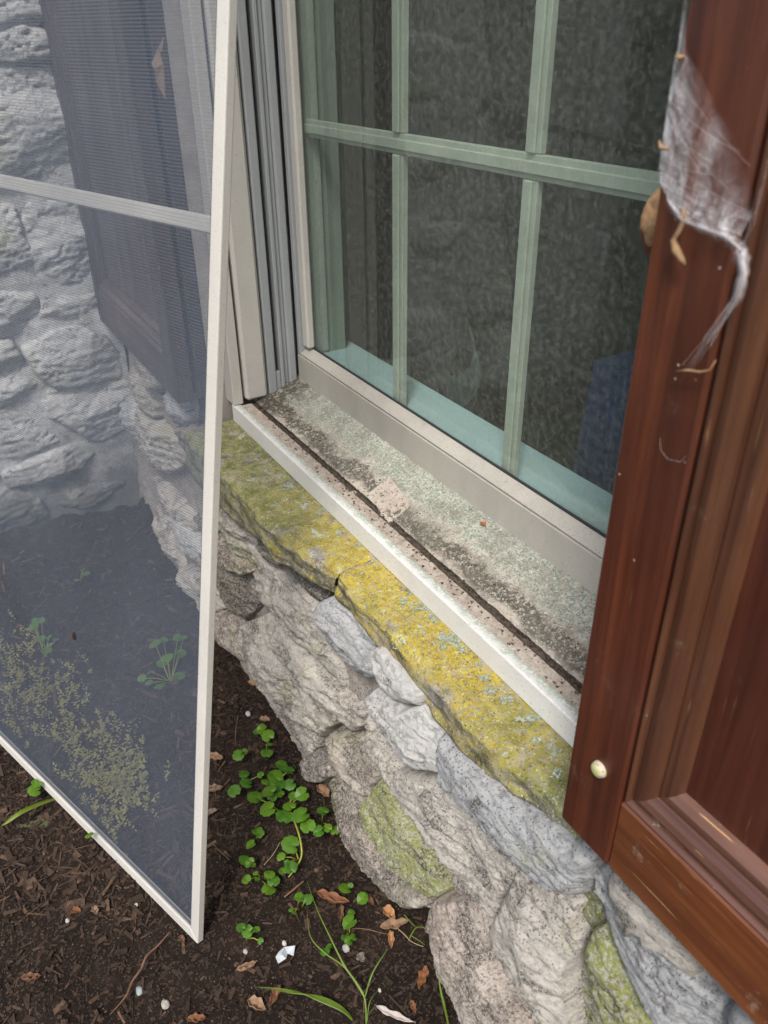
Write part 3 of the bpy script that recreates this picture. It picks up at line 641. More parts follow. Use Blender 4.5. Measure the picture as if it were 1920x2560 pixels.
# room behind the glass
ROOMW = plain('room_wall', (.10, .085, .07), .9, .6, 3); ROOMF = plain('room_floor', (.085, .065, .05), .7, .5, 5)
b = MB(); b.box(-2.6, .8, .03, .04, -.6, .5).box(-2.6, -1.245, .03, .04, .5, 2.3).box(-.24, .8, .03, .04, .5, 2.3).box(-1.245, -.24, .03, .04, 1.95, 2.3)
b.box(-2.6, .8, 2.2, 2.21, -.6, 2.3).box(-2.61, -2.6, .03, 2.2, -.6, 2.3).box(.8, .81, .03, 2.2, -.6, 2.3).box(-2.6, .8, .03, 2.2, 2.3, 2.31)
setp(b.build('room_walls', ROOMW), kind='structure')
setp(MB().box(-2.6, .8, .041, 2.2, -.61, -.6).build('room_floor', ROOMF), kind='structure')
NAVY = plain('navy_fabric', (.012, .045, .15), .8, .3, 40)
box_ = thing('storage_box', (-.6, .45, -.6), 'navy blue box standing inside the room behind the lower right pane', 'box')
fixn(MB().put([(-.905, .3, -.2), (-.4, .3, -.2), (-.4, .3, .60), (-.835, .3, .585), (-.905, .6, -.2), (-.4, .6, -.2), (-.4, .6, .60), (-.835, .6, .585)], [(0, 1, 2, 3), (7, 6, 5, 4), (3, 2, 6, 7), (0, 3, 7, 4), (1, 5, 6, 2), (0, 4, 5, 1)]).build('body', NAVY, box_))
MB().box(-.83, -.405, .296, .299, .30, .305).build('seam', NAVY, box_); MB().box(-.92, -.39, .29, .61, -.6, -.2005).build('base', NAVY, box_)
b = MB(); v = []
for k in range(15):
    a = -1.5+k*.165; r0 = .085
    for dz, dr in ((-.026, .01), (.020, -.012)): v.append((-1.235+(r0+dr)*math.cos(a)*1.05, .3+.02*k/14, .475+(r0+dr)*math.sin(a)*.85+dz))
f = [(2*i, 2*i+2, 2*i+3, 2*i+1) for i in range(14)]; b.put(v, f)
o = b.build('curved_strap', plain('strap', (.07, .09, .09), .6, .3)); md = o.modifiers.new('s', 'SOLIDIFY'); md.thickness = .004
setp(o, 'pale curved strap dimly seen inside behind the lower middle pane', 'strap')

# ------------------------------------------------------------------ shutters
def shutter(root, xl, xr, zb, yf, ztop=1.95, sw=.051, rh=.070, mats=None):
    WOODV, WOODH, WOODM, WOODMV, WOODP = mats or WOODS
    T = .030; inner0, inner1 = xl+sw, xr-sw; zr = zb+rh
    MB().box(xl, inner0-.0004, yf, yf+T, zb-.001, ztop, .0022).build('stile', WOODV, root)
    MB().box(inner1+.0004, xr, yf, yf+T, zb-.001, ztop, .0022).build('stile', WOODV, root)
    MB().box(inner0, inner1, yf+.0006, yf+T-.001, zb, zr, .0018).build('rail', WOODH, root)
    MB().box(inner0, inner1, yf+.0006, yf+T-.001, ztop-rh, ztop-.001, .0018).build('rail', WOODH, root)
    pr = [(0, .0035), (.0012, .0012), (.0025, .0008), (.004, .003), (.0048, .0055), (.0062, .0042), (.011, .0028), (.0155, .0042), (.0185, .008), (.0195, .0105), (.0215, .0098), (.027, .0098), (.031, .013), (.033, .018)]
    n = len(pr)
    def mould(kind, mat):
        v = []
        for e in (0, 1):
            for d_, dp in pr:
                if kind == 'l': v.append((inner0+.0016+d_, yf+dp, (zr+.0006+d_) if e == 0 else ztop-rh-d_))
                if kind == 'r': v.append((inner1-.0016-d_, yf+dp, (zr+.0006+d_) if e == 0 else ztop-rh-d_))
                if kind == 'b': v.append(((inner0+.0016+d_) if e == 0 else (inner1-.0016-d_), yf+dp, zr+.0006+d_))
                if kind == 't': v.append(((inner0+.0016+d_) if e == 0 else (inner1-.0016-d_), yf+dp, ztop-rh-.0006-d_))
        b = MB(); b.put(v, [(i, i+1, n+i+1, n+i) for i in range(n-1)]); o = b.build('moulding', mat, root, smooth=False); fixn(o)
        me = o.data
        nm = sum((p.normal.y for p in me.polygons))
        if nm > 0: me.flip_normals()
        return o
    mould('l', WOODMV); mould('r', WOODMV); mould('b', WOODM); mould('t', WOODM)
    MB().box(inner0+.030, inner1-.030, yf+.0182, yf+.026, zr+.03, ztop-rh-.03).build('panel', WOODP, root)
    MB().box(inner0-.001, inner0+.012, yf+.006, yf+.010, zr-.001, ztop-rh).build('groove', DARK, root)
YF = -.225
SR = thing('shutter', (0, -.21, .475), 'red brown varnished wooden shutter with a recessed panel at the right edge, cobweb on it', 'shutter')
shutter(SR, -.2925, .30, .4755, YF)
SLB = thing('shutter', (-1.56, -.21, .475), 'dull brown wooden shutter seen through the insect screen, against the far stone wall', 'shutter')
shutter(SLB, -1.845, -1.262, .4755, YF, mats=GW)
# wooden plug with lichen on the near shutter
pc = hit(1500, 1922, 1, YF)
b = MB(); v = []; prof = [(0, -.0052), (.0032, -.0050), (.0052, -.0038), (.0062, -.0018), (.0064, 0)]
for r_, y_ in prof[1:]:
    for k in range(20): a = 2*math.pi*k/20; v.append((pc[0]+r_*math.cos(a), pc[1]+y_, pc[2]+r_*math.sin(a)))
v.append((pc[0], pc[1]-.0054, pc[2])); nr = len(prof)-1
f = [(i*20+k, i*20+(k+1) % 20, (i+1)*20+(k+1) % 20, (i+1)*20+k) for i in range(nr-1) for k in range(20)]+[(len(v)-1, (k+1) % 20, k) for k in range(20)]
b.put(v, f)
t = NT('plug_paint'); c = t.mix(t.mr(t.noise(90, None, 3, .6, 1), .45, .55), (.55, .44, .38), (.38, .42, .16)); c = t.mix(t.mul(t.mr(t.noise(220, None, 3), .56, .62), .6), c, (.16, .13, .10))
o = fixn(b.build('plug', t.done(t.bsdf(c, .6)), SR, smooth=True)); o['label'] = 'small round pale plug with green lichen'
# brown oval knob behind the shutter edge
kc = hit(1625, 560, 1, -.205)
KN = thing('holdback_knob', (kc[0], kc[1], kc[2]), 'brown oval knob with a flaking tan rim peeking from behind the shutter edge', 'knob')
KB = plain('knob_brown', (.10, .03, .015), .5, .3); KT = plain('knob_tan', (.42, .25, .13), .9, .4, 150)
def ell(cx, cy, cz, rx, ry, rz, s_, n1=18, n2=10):
    v = []; f = []
    for i in range(n2+1):
        for k in range(n1):
            a = math.pi*i/n2; w = 2*math.pi*k/n1; v.append((rx*math.sin(a)*math.cos(w), ry*math.sin(a)*math.sin(w), rz*math.cos(a)))
    v = np.array(v); v *= (1+.22*fbm(v*(1.6/max(rx, 1e-4))+s_*3.3, 2, s_))[:, None]; v += np.array([cx, cy, cz])
    for i in range(n2):
        for k in range(n1): f.append((i*n1+k, i*n1+(k+1) % n1, (i+1)*n1+(k+1) % n1, (i+1)*n1+k))
    return v, f
b = MB(); b.put(*ell(kc[0]-.002, kc[1]+.008, kc[2]-.004, .0115, .005, .0165, 1)); b.build('knob', KB, KN, True)
b = MB(); b.put(*ell(kc[0]+.004, kc[1], kc[2]+.003, .0085, .005, .0150, 2)); b.build('rim', KT, KN, True)
b = MB(); b.tube([(kc[0]+.004, kc[1], kc[2]), (kc[0]+.02, -.195, kc[2])], .003); b.build('shank', KB, KN)

# ------------------------------------------------------------------ cobweb
t = NT('cobweb_silk')
g1 = t.noise(60, t.map((1, 1, .6), (0, .5, 0)), 7, .8, 1.6); g2 = t.noise(420, t.map((1.6, 1, .5), (0, .5, 0)), 4, .8)
at = t.n('ShaderNodeAttribute', attribute_name='dens').outputs['Fac']
fc = t.mul(t.mul(t.mr(g1, .36, .64, .05, 1), t.mr(g2, .35, .65, .55, 1.)), at)
WEBM = t.done(t.n('ShaderNodeMixShader', i_0=fc, i_1=t.n('ShaderNodeBsdfTransparent').outputs[0], i_2=t.bsdf((.74, .72, .75), .8).outputs[0]))
SILK = plain('silk_thread', (.70, .68, .70), .7, .1)
WEB = thing('cobweb', (-.27, YF-.004, .95), 'dusty white cobweb draped over the upper left edge of the near shutter', 'cobweb')
lf = [(1716,-40),(1695,120),(1684,165),(1668,270),(1655,360),(1648,420),(1650,455),(1668,500),(1690,535)]
rt = [(1722,-40),(1715,120),(1745,170),(1790,260),(1850,360),(1870,430),(1885,500),(1880,540),(1850,590)]
nL = 36; nW = 20; v = []; dens = []
tl = np.linspace(0, 1, len(lf))
for i in range(nL):
    s_ = i/(nL-1); a = (np.interp(s_, tl, [q[0] for q in lf]), np.interp(s_, tl, [q[1] for q in lf])); c_ = (np.interp(s_, tl, [q[0] for q in rt]), np.interp(s_, tl, [q[1] for q in rt]))
    for j in range(nW):
        u = j/(nW-1); px = a[0]*(1-u)+c_[0]*u; py = a[1]*(1-u)+c_[1]*u
        yy = YF-.0022-.004*math.sin(math.pi*u)*s_-.0015*rr.random()
        p = hit(px, py, 1, yy); v.append(p)
        edge_ = max(math.exp(-u*4)*.9, math.exp(-(1-s_)*6)*1.1)
        dens.append(min(1.1, (.17+.16*s_)+edge_+.25*math.sin(s_*9+u*5)**8)*(1 if s_ > .1 else .5+s_*5)*(1-max(0, u-.55)/.45*(1 if s_ < .8 else max(0, (1-s_)*5))))
me = fast_mesh('web_sheet', off(v, WEB), grid_faces(nL, nW)); a_ = me.attributes.new('dens', 'FLOAT', 'POINT'); a_.data.foreach_set('value', dens)
add('web_sheet', me, WEBM, WEB)
b = MB()
def strand(pts, r, dy=.003, wob=4):
    P_ = []
    for (x0_, y0_), (x1_, y1_) in zip(pts[:-1], pts[1:]):
        for k in range(5): u = k/5; P_.append(hit(x0_+(x1_-x0_)*u+rr.uniform(-wob, wob), y0_+(y1_-y0_)*u+rr.uniform(-wob, wob), 1, YF-dy))
    P_.append(hit(*pts[-1], 1, YF-dy)); b.tube(P_, r, 4)
hang = [(1668,500),(1700,545),(1760,570),(1815,592),(1850,620),(1858,680),(1845,740),(1805,800),(1765,855),(1715,925)]
ww_ = [8, 15, 18, 20, 24, 20, 15, 10, 9, 8]; dd_ = [.8, .9, 1., 1., 1.1, .85, .65, .45, .3, .05]
nL = 60; nW = 9; v = []; dens = []
for i in range(nL):
    s_ = i/(nL-1)*(len(hang)-1); k = min(int(s_), len(hang)-2); u = s_-k
    cx = hang[k][0]*(1-u)+hang[k+1][0]*u; cy = hang[k][1]*(1-u)+hang[k+1][1]*u; w_ = (ww_[k]*(1-u)+ww_[k+1]*u)*rr.uniform(.75, 1.25); dn_ = dd_[k]*(1-u)+dd_[k+1]*u
    tx, ty = hang[k+1][0]-hang[k][0], hang[k+1][1]-hang[k][1]; tl_ = math.hypot(tx, ty)
    for j in range(nW):
        q = j/(nW-1)*2-1; v.append(hit(cx-ty/tl_*w_*q, cy+tx/tl_*w_*q, 1, YF-.0035-.003*(1-q*q)-.0008*rr.random())); dens.append(dn_*max(0, 1-q*q)*rr.uniform(.8, 1.15))
me = fast_mesh('web_tail', off(v, WEB), grid_faces(nL, nW)); a_ = me.attributes.new('dens', 'FLOAT', 'POINT'); a_.data.foreach_set('value', dens); add('web_tail', me, WEBM, WEB)
for k in range(26):
    i0 = rr.randrange(0, 5); i1 = rr.randrange(i0+2, len(hang)+1); j_ = rr.uniform(-14, 14); strand([(x_+j_*rr.uniform(.2, 1), y_+j_*rr.uniform(.2, 1)) for x_, y_ in hang[i0:i1]], rr.uniform(.00002, .00005), .002+rr.random()*.004, 2)
for k in range(24):
    s_ = rr.uniform(.05, .9); s2 = min(1, s_+rr.uniform(.05, .7)); u2 = rr.uniform(.3, 1.05)
    P0 = (np.interp(s_, tl, [q[0] for q in lf]), np.interp(s_, tl, [q[1] for q in lf])); A1 = (np.interp(s2, tl, [q[0] for q in lf]), np.interp(s2, tl, [q[1] for q in lf])); B1 = (np.interp(s2, tl, [q[0] for q in rt]), np.interp(s2, tl, [q[1] for q in rt]))
    P2 = (A1[0]*(1-u2)+B1[0]*u2, A1[1]*(1-u2)+B1[1]*u2); P1 = ((P0[0]+P2[0])/2-rr.uniform(0, 22), (P0[1]+P2[1])/2+rr.uniform(0, 30))
    pts = [tuple((1-w)**2*a0+2*w*(1-w)*a1+w*w*a2 for a0, a1, a2 in zip(P0, P1, P2)) for w in np.linspace(0, 1, 6)]
    strand(pts, rr.uniform(.000015, .000035), .003+rr.random()*.003, .8)
for pts in ([(1900,470),(1885,560),(1855,620)], [(1920,400),(1900,500),(1860,600)], [(1650,1095),(1652,1125),(1670,1148),(1700,1155),(1715,1140)]): strand(pts, .00004, .002, 1)
setp(b.build('web_strand', SILK, WEB), kind='stuff')
# husks caught in the web
def husk(name, pts, radii, label, mat):
    P_ = [hit(a, c_, 1, YF-.006) for a, c_ in pts]; b_ = MB(); b_.tube(P_, radii, 8); o = b_.build(name, mat, None, True); setp(o, label, 'husk'); return o
HU = plain('husk', (.30, .19, .10), .7, .3, 120)
husk('seed_husk', [(1708,518),(1712,545),(1695,580),(1683,600),(1690,625),(1705,650),(1713,662)], [.0005, .0012, .0013, .0016, .0022, .0016, .0005], 'tan curled husk dangling below the cobweb on the shutter', HU)
husk('dry_stem', [(1690,928),(1720,926),(1750,930),(1775,925),(1790,900)], [.0003, .0008, .0006, .0005, .0003], 'thin pale curled stem stuck to the lower end of the cobweb', HU)
husk('web_debris', [(1688,140),(1700,145),(1712,140)], [.0004, .0014, .0004], 'yellowish crumb caught at the top of the cobweb', HU)
husk('web_debris', [(1648,350),(1652,370),(1675,373)], [.0004, .0012, .0004], 'tan crumb caught at the left edge of the cobweb', HU)

# ------------------------------------------------------------------ insect screen
SU = np.array([.944, .331, -.012]); SN = np.array([-.328, .928, -.177]); SV = np.array([-.048, .171, .984])
Rm = Matrix((Vector((SU[0], SN[0], SV[0])), Vector((SU[1], SN[1], SV[1])), Vector((SU[2], SN[2], SV[2]))))
SCR = thing('insect_screen', (-.6432, -.4645, 0.0), 'beige framed insect screen leaning against the window at the left', 'screen')
SCR.rotation_euler = Rm.to_euler()
W, HS = .86, 1.84; fw = .0150; th = .0095
def sb(name, x0, x1, z0, z1, y0=0, y1=th, mat=SCREEN_F, bev=.0012): return MB().box(x0, x1, y0, y1, z0, z1, bev).build(name, mat, SCR, local=True)
def mitre(name, pts, mat=SCREEN_F):
    v = [(a, 0, c_) for a, c_ in pts]+[(a, th, c_) for a, c_ in pts]; n = len(pts)
    o = MB().put(v, [tuple(range(n)), tuple(range(2*n-1, n-1, -1))]+[(i, (i+1) % n, n+(i+1) % n, n+i) for i in range(n)]).build(name, mat, SCR, local=True); fixn(o)
    md = o.modifiers.new('b', 'BEVEL'); md.width = .0011; md.segments = 2; return o
mitre('side_bar', [(0, 0), (-fw, fw), (-fw, HS-fw), (0, HS)]); mitre('side_bar', [(-W, 0), (-W, HS), (-W+fw, HS-fw), (-W+fw, fw)])
mitre('end_bar', [(-.0004, 0), (-W+.0004, 0), (-W+fw, fw-.0004), (-fw, fw-.0004)]); mitre('end_bar', [(-.0004, HS), (-fw, HS-fw+.0004), (-W+fw, HS-fw+.0004), (-W+.0004, HS)])
sb('crossbar', -W+fw+.0006, -fw-.0006, .871, .886, .0045, .0105)
SPL = plain('spline_rubber', (.12, .12, .13), .7, .1)
for (x0, x1, z0, z1) in ((-fw-.0035, -fw-.0006, fw+.001, HS-fw), (-W+fw+.0006, -fw-.0045, fw+.0006, fw+.0034)): sb('spline', x0, x1, z0, z1, .0022, .0045, SPL, .0006)
g = MB(); nx_, nz_ = 30, 60
g.put([(-fw-(W-2*fw)*i/nx_, .0030+.0012*math.sin(i*.5)*math.sin(j*.31), fw+(HS-2*fw)*j/nz_) for i in range(nx_+1) for j in range(nz_+1)], grid_faces(nx_+1, nz_+1)); g.build('mesh_cloth', MESHM, SCR, smooth=True, local=True)
def on_screen(px, py, dn=0.):
    r = ray(px, py); o_ = np.array(SCR.location)+SN*dn; tt = np.dot(o_-CAM, SN)/np.dot(r, SN); return CAM+r*tt
p = on_screen(185, 1590, .002); b = MB(); b.put(*ell(*p, .0035, .0025, .0065, 4)); setp(b.build('beetle', plain('beetle_brown', (.05, .03, .02), .4, .3, 200), None, True), 'small dark brown beetle clinging to the lower screen mesh', 'insect')
# dry leaf tangled behind the upper screen mesh
P_ = [on_screen(a, c_, .03) for a, c_ in [(385,85),(402,120),(392,165),(378,160),(395,110)]]
v = [on_screen(*q, d_) for q, d_ in (((409,90), .03), ((395,120), .035), ((378,160), .03), ((385,172), .026), ((408,160), .03), ((402,130), .022), ((390,205), .03), ((414,250), .03))]
o = MB().put(v, [(0, 1, 5), (1, 2, 3), (1, 3, 4), (1, 4, 5), (3, 6, 4), (6, 7, 4)]).build('dangling_leaf', DRYP); md = o.modifiers.new('s', 'SOLIDIFY'); md.thickness = .0006
setp(o, 'pale dry leaf caught in cobweb behind the upper screen mesh', 'leaf')

# ------------------------------------------------------------------ mulch, stuff
def chips(name, n, region, smin, smax, mat, label, seed, tone_pow=2.0, asp=(2, 6)):
    r = np.random.RandomState(seed); V = []; Fq = []; T = []
    base = np.array([(i, j, k) for i in (-1, 1) for j in (-1, 1) for k in (-1, 1)], float); bf = np.array([(0, 1, 3, 2), (4, 6, 7, 5), (0, 4, 5, 1), (2, 3, 7, 6), (0, 2, 6, 4), (1, 5, 7, 3)])
    for q in range(n):
        px, py = region(r)
        L = smin+(smax-smin)*r.rand()**2.5; w_ = L/r.uniform(*asp); h_ = w_*r.uniform(.2, .6)
        v = base*np.array([L, w_, h_])/2; v[:4] *= [1, r.uniform(.3, 1), r.uniform(.4, 1)]; v += r.normal(size=v.shape)*np.array([L*.05, w_*.12, h_*.15])
        a = r.uniform(0, 6.28); ti = r.normal()*.22; ca, sa, ct, st_ = math.cos(a), math.sin(a), math.cos(ti), math.sin(ti)
        v = np.stack([v[:, 0]*ct-v[:, 2]*st_, v[:, 1], v[:, 0]*st_+v[:, 2]*ct], 1); v = np.stack([v[:, 0]*ca-v[:, 1]*sa, v[:, 0]*sa+v[:, 1]*ca, v[:, 2]], 1)
        v += np.array([px, py, gh(px, py)+h_*.4+abs(ti)*L*.25]); Fq.append(bf+len(V)*8); V.append(v); T.append(r.rand()**tone_pow)
    me = fast_mesh(name, np.concatenate(V), np.concatenate(Fq)); me.polygons.foreach_set('use_smooth', [False]*len(me.polygons))
    a_ = me.attributes.new('tone', 'FLOAT', 'POINT'); a_.data.foreach_set('value', np.repeat(T, 8).astype(np.float32))
    return setp(add(name, me, mat, None, smooth=False), label, 'mulch', kind='stuff')
def reg(r):
    while True:
        if r.rand() < .75: px, py = r.uniform(-1.35, -.25), r.uniform(-.9, -.2)
        else: px, py = r.uniform(-1.85, .2), r.uniform(-1.5, -.2)
        return px, py
chips('mulch', 15000, reg, .0025, .016, MULCH, 'dark brown shredded bark mulch covering the soil bed', 1, 1.0)
chips('soil_crumb', 14000, reg, .002, .006, MULCH, 'small crumbs of dark soil scattered over the bed', 2, 1.6, (1, 1.6))
def regm(r):
    while True:
        p = hit(r.uniform(-120, 560), r.uniform(1280, 2300), 2, 0)
        if p[1] < -.2 and p[0] > -1.84: return p[0], p[1]
chips('mulch', 2600, regm, .004, .022, MULCH, 'bark mulch behind the screen mesh under the far walls', 6, .35)
chips('straw_bits', 600, regm, .008, .04, MULCH, 'pale straw and leaf bits behind the screen mesh', 7, .06, (5, 20))
chips('straw_bits', 700, reg, .008, .03, MULCH, 'thin pale straw and root bits lying on the mulch', 3, .35, (12, 25))
# debris in the sill groove
r = np.random.RandomState(5)
b = MB()
for k in range(2600):
    x_ = r.uniform(XJ, XE-.03); y_ = -.1065+r.normal()*.0022; 
    if r.rand() < .22: y_ = r.uniform(-.126, -.07)
    if x_ < -1.05 and r.rand() < .8: y_ = r.uniform(-.10, -.07)
    z_ = .4645 if abs(y_+.1065) < .004 else max(zs(y_), .467); s_ = r.uniform(.0006, .0017)
    v = np.array([(1, 1, 1), (1, -1, -1), (-1, 1, -1), (-1, -1, 1)])*s_*r.uniform(.5, 1.2, (4, 3))+np.array([x_, y_, z_+s_*.4]); b.put(v, [(0, 1, 2), (0, 3, 1), (0, 2, 3), (1, 3, 2)])
for k in range(520):
    x_ = r.uniform(XJ+.01, XE-.03) if k < 380 else XJ+abs(r.normal())*.045; y_ = -.1063+r.normal()*.0016 if k < 380 else r.uniform(-.104, -.062)
    s_ = r.uniform(.0012, .0030); zb_ = .4660 if abs(y_+.1063) < .004 else zs(y_)
    n6 = 6; v = [(x_, y_, zb_+s_*r.uniform(.35, .7))]+[(x_+s_*r.uniform(.6, 1.4)*math.cos(6.28*j/n6), y_+s_*.8*r.uniform(.6, 1.3)*math.sin(6.28*j/n6), zb_-.0004) for j in range(n6)]
    b.put(v, [(0, 1+j, 1+(j+1) % n6) for j in range(n6)])
for k in range(140):
    x_ = r.uniform(XJ, XE-.03); p0 = np.array([x_, -.1065+r.normal()*.003, .4665]); d_ = r.normal(size=3)*np.array([.005, .004, .001]); b.tube([p0, p0+d_+np.array([0, 0, .0008]), p0+d_*2+r.normal(size=3)*.001*np.array([1, 1, .3])], .00015, 3)
setp(b.build('sill_debris', plain('debris', (.075, .06, .045), .95, .6, 200)), 'dark crumbs and fibres packed in the groove of the window sill', 'debris', kind='stuff')
SHELL = plain('shell_white', (.5, .48, .44), .5, .1, 80)
for (px, py, lb) in ((848, 1141, 'tiny white ring shell on the sill nearest the left jamb'), (885, 1218, 'tiny white shell fragment beside the groove, left of the tan pad'), (957, 1275, 'tiny white ring shell at the corner of the tan pad')):
    p = hit(px, py, 2, .474); pts = [(p[0]+.0032*math.cos(a), p[1]+.0024*math.sin(a), zs(p[1])+.0022) for a in np.linspace(0, 5.6, 14)]
    setp(MB().tube(pts, .0008, 6).build('ring_shell', SHELL, None, True), lb, 'shell')
p = hit(1205, 1335, 2, .478); o = MB().put([(p[0]-.006, p[1], zs(p[1])+.002), (p[0], p[1]-.004, zs(p[1])+.004), (p[0]+.007, p[1], zs(p[1])+.002), (p[0]+.001, p[1]+.004, zs(p[1])+.0045)], [(0, 1, 2, 3)]).build('rusty_flake', plain('rust', (.40, .14, .07), .9, .4, 200)); md = o.modifiers.new('s', 'SOLIDIFY'); md.thickness = .0006
setp(o, 'rust coloured leaf flake lying on the lichened sill', 'flake')

# ------------------------------------------------------------------ weeds
def heart(seed, fold=.25):
    r = random.Random(seed); n = 28; v = [(0, 0, 0)]; rings = 3
    for q in range(1, rings+1):
        for k in range(n):
            a = 2*math.pi*k/n
            rad = 1-.5*math.exp(-((a-math.pi/2) % (2*math.pi) if (a-math.pi/2) % (2*math.pi) < math.pi else 2*math.pi-(a-math.pi/2) % (2*math.pi))**2/.045)
            rad *= 1+.05*math.cos(a*9)*(q == rings)+.03*math.sin(a*2+seed)
            if abs(a-1.5*math.pi) < .5: rad *= 1+.10*(1-abs(a-1.5*math.pi)/.5)
            s_ = q/rings; x_ = rad*s_*math.cos(a); y_ = rad*s_*math.sin(a)
            v.append((x_, y_, fold*abs(x_)*.9-.16*s_*s_+.05*math.sin(a*3+seed)*s_))
    f = [(0, 1+k, 1+(k+1) % n) for k in range(n)]+[(1+(q-1)*n+k, 1+q*n+k, 1+q*n+(k+1) % n, 1+(q-1)*n+(k+1) % n) for q in range(1, rings) for k in range(n)]
    return mesh('leaf', v, f)
HM = [heart(k, .12+.1*k) for k in range(4)]
for h_ in HM: h_.materials.append(GREEN)
STEM = leafmat('stem', (.20, .27, .06), .1)
def weed(center, leaves, label, scale=.41, offp=(520, 1500), name='heart_leaf_weed', hgt=.022, cat='weed', mats=None):
    c = gz((offp[0]+scale*center[0], offp[1]+scale*center[1])); root = thing(name, (c[0], c[1], gh(c[0], c[1])), label, cat, 'round leaved weeds growing in the mulch')
    for (lx, ly, lr) in leaves:
        hz = rr.uniform(.4, 1.3)*hgt*(.5+lr/40)
        p = hit(offp[0]+scale*lx, offp[1]+scale*ly, 2, hz+.004); dist = np.linalg.norm(p-CAM)
        R_ = lr*scale*dist/FOC*1.1
        o = bpy.data.objects.new('leaf', HM[rr.randrange(4)]); COL.objects.link(o); o.parent = root
        o.location = Vector(p)-root.location; o.scale = (R_, R_*rr.uniform(.9, 1.05), R_)
        o.rotation_euler = (rr.uniform(-.45, .3), rr.uniform(-.35, .35), rr.uniform(-2.9, .2))
        b_ = MB(); q0 = np.array(root.location)+np.array([rr.uniform(-.003, .003), rr.uniform(-.003, .003), 0]); mid = (q0+p)/2+np.array([0, 0, .004])
        b_.tube([q0, mid, p-np.array([0, 0, .0005])], [.0009, .0007, .0005], 5); b_.build('stalk', STEM, root, True)
    for ch in list(root.children):
        if ch.name.startswith('leaf'): ch.data.polygons.foreach_set('use_smooth', [True]*len(ch.data.polygons))
    return root
weed((355, 860), [(330,790,30),(365,825,36),(358,935,32),(300,800,20),(372,880,18)], 'small weed with a vertical run of round leaves, nearest the wall behind the frame')
weed((210, 935), [(185,945,32),(225,925,17)], 'two leaved weed seedling beside the screen frame, above the main clump')
weed((410, 1140), [(450,1010,34),(490,1040,37),(410,1075,42),(415,1120,47),(370,1165,42),(500,1125,32),(320,1205,26),(390,1200,26),(440,1180,24),(350,1110,22)], 'dense clump of round green weed leaves in the middle of the mulch')
weed((210, 1130), [(220,1060,27),(235,1115,34),(160,1165,34),(320,1065,20)], 'weed with three round leaves at the left of the main clump')
weed((470, 1300), [(285,1200,40),(365,1275,44),(495,1255,35),(465,1320,46),(565,1310,48),(575,1185,40),(520,1195,26)], 'bright weed with the largest round leaves, below the main clump')
weed((690, 1370), [(700,1285,34),(610,1380,40),(675,1410,32),(730,1390,24),(775,1405,27)], 'flat weed hugging the foot of the stone wall')
weed((285, 1450), [(300,1410,28),(320,1430,22),(262,1492,28)], 'small three leaved weed left of the long stalk')
weed((250, 1600), [(225,1585,32),(262,1590,17),(243,1612,16),(275,1618,16)], 'tiny clustered weed close to the screen frame')
weed((330, 1700), [(375,1675,28),(400,1715,32),(370,1770,38),(235,1705,24),(300,1705,16),(290,1668,14)], 'creeping weed above the brown twig bits')
weed((850, 1770), [(838,1755,36),(870,1740,14)], 'single round weed leaf above the big curled dead leaf')
weed((935, 1830), [(943,1820,30),(960,1800,14)], 'lone pale weed leaf close to the base stones')
weed((560, 1880), [(557,1812,25),(606,1826,28),(505,1890,12),(525,1905,13)], 'pair of round weed leaves left of the curled dead leaf')
weed((860, 2030), [(875,1910,20),(865,1965,40),(835,2060,22),(858,2078,22),(888,2055,20)], 'upright weed with one large leaf below the dead leaf')
weed((230, 2060), [(240,2020,32),(200,1995,25),(295,2010,19),(320,2080,16)], 'weed with three bright leaves right of the screen foot')
weed((720, 2130), [(715,2145,24),(740,2110,15)], 'little weed leaf beside the long grass stem near the bottom')
weed((230, 130), [(205,180,30),(225,145,20),(205,130,16)], 'small weed just below the left bottom edge of the screen', .4219, (0, 1900))
weed((530, 440), [(528,445,20)], 'single leaf peeping from under the screen bottom bar', .4219, (0, 1900))
# weeds behind the mesh
r3 = lambda L: L
weed((1180, 1400), [(1070,1130,36),(1130,1110,26),(1230,1090,30),(1270,1090,22),(1160,1230,36),(1120,1270,34),(1250,1200,34),(1240,1350,34),(1050,1330,26),(980,1370,26),(1100,1430,34),(1030,1400,22)], 'green leafy weed seen behind the lower right of the screen mesh', .3617, (0, 1200))
weed((300, 1200), [(235,1010,28),(240,970,20),(285,970,22),(290,1100,24),(340,1085,18),(320,1180,30),(390,1100,16)], 'green weed seen behind the left part of the screen mesh', .3617, (0, 1200))
weed((560, 690), [(590,650,30),(530,690,16),(575,620,18)], 'small far weed seen through the screen near the stone corner', .3617, (0, 1200))
# long stalk in the middle
def curve_stem(name, pts, r, mat, label, cat, sc_, of_, z=None, parent=None):
    P_ = []
    for i, q in enumerate(pts):
        zz_ = (z[i] if z else .006); p = hit(of_[0]+sc_*q[0], of_[1]+sc_*q[1], 2, zz_); P_.append(p)
    # smooth
    Q = [P_[0]]
    for i in range(len(P_)-1):
        p0, p1, p2, p3_ = P_[max(i-1, 0)], P_[i], P_[i+1], P_[min(i+2, len(P_)-1)]
        for k in range(1, 7):
            u = k/6; Q.append(.5*((2*p1)+(-p0+p2)*u+(2*p0-5*p1+4*p2-p3_)*u*u+(-p0+3*p1-3*p2+p3_)*u**3))
    rr_ = np.interp(np.linspace(0, 1, len(Q)), np.linspace(0, 1, len(r)), r)
    b_ = MB(); b_.tube(Q, rr_, 6); o = b_.build(name, mat, parent, True)
    if label: setp(o, label, cat)
    return o, Q
curve_stem('leaf_stalk', [(520,1330),(560,1450),(570,1560),(530,1640),(490,1690)], [.0013, .0014, .0012, .001], STEM, 'long curved pale green stalk lying on the mulch below the clump', 'stalk', .41, (520, 1500), [.02, .03, .02, .01, .004])
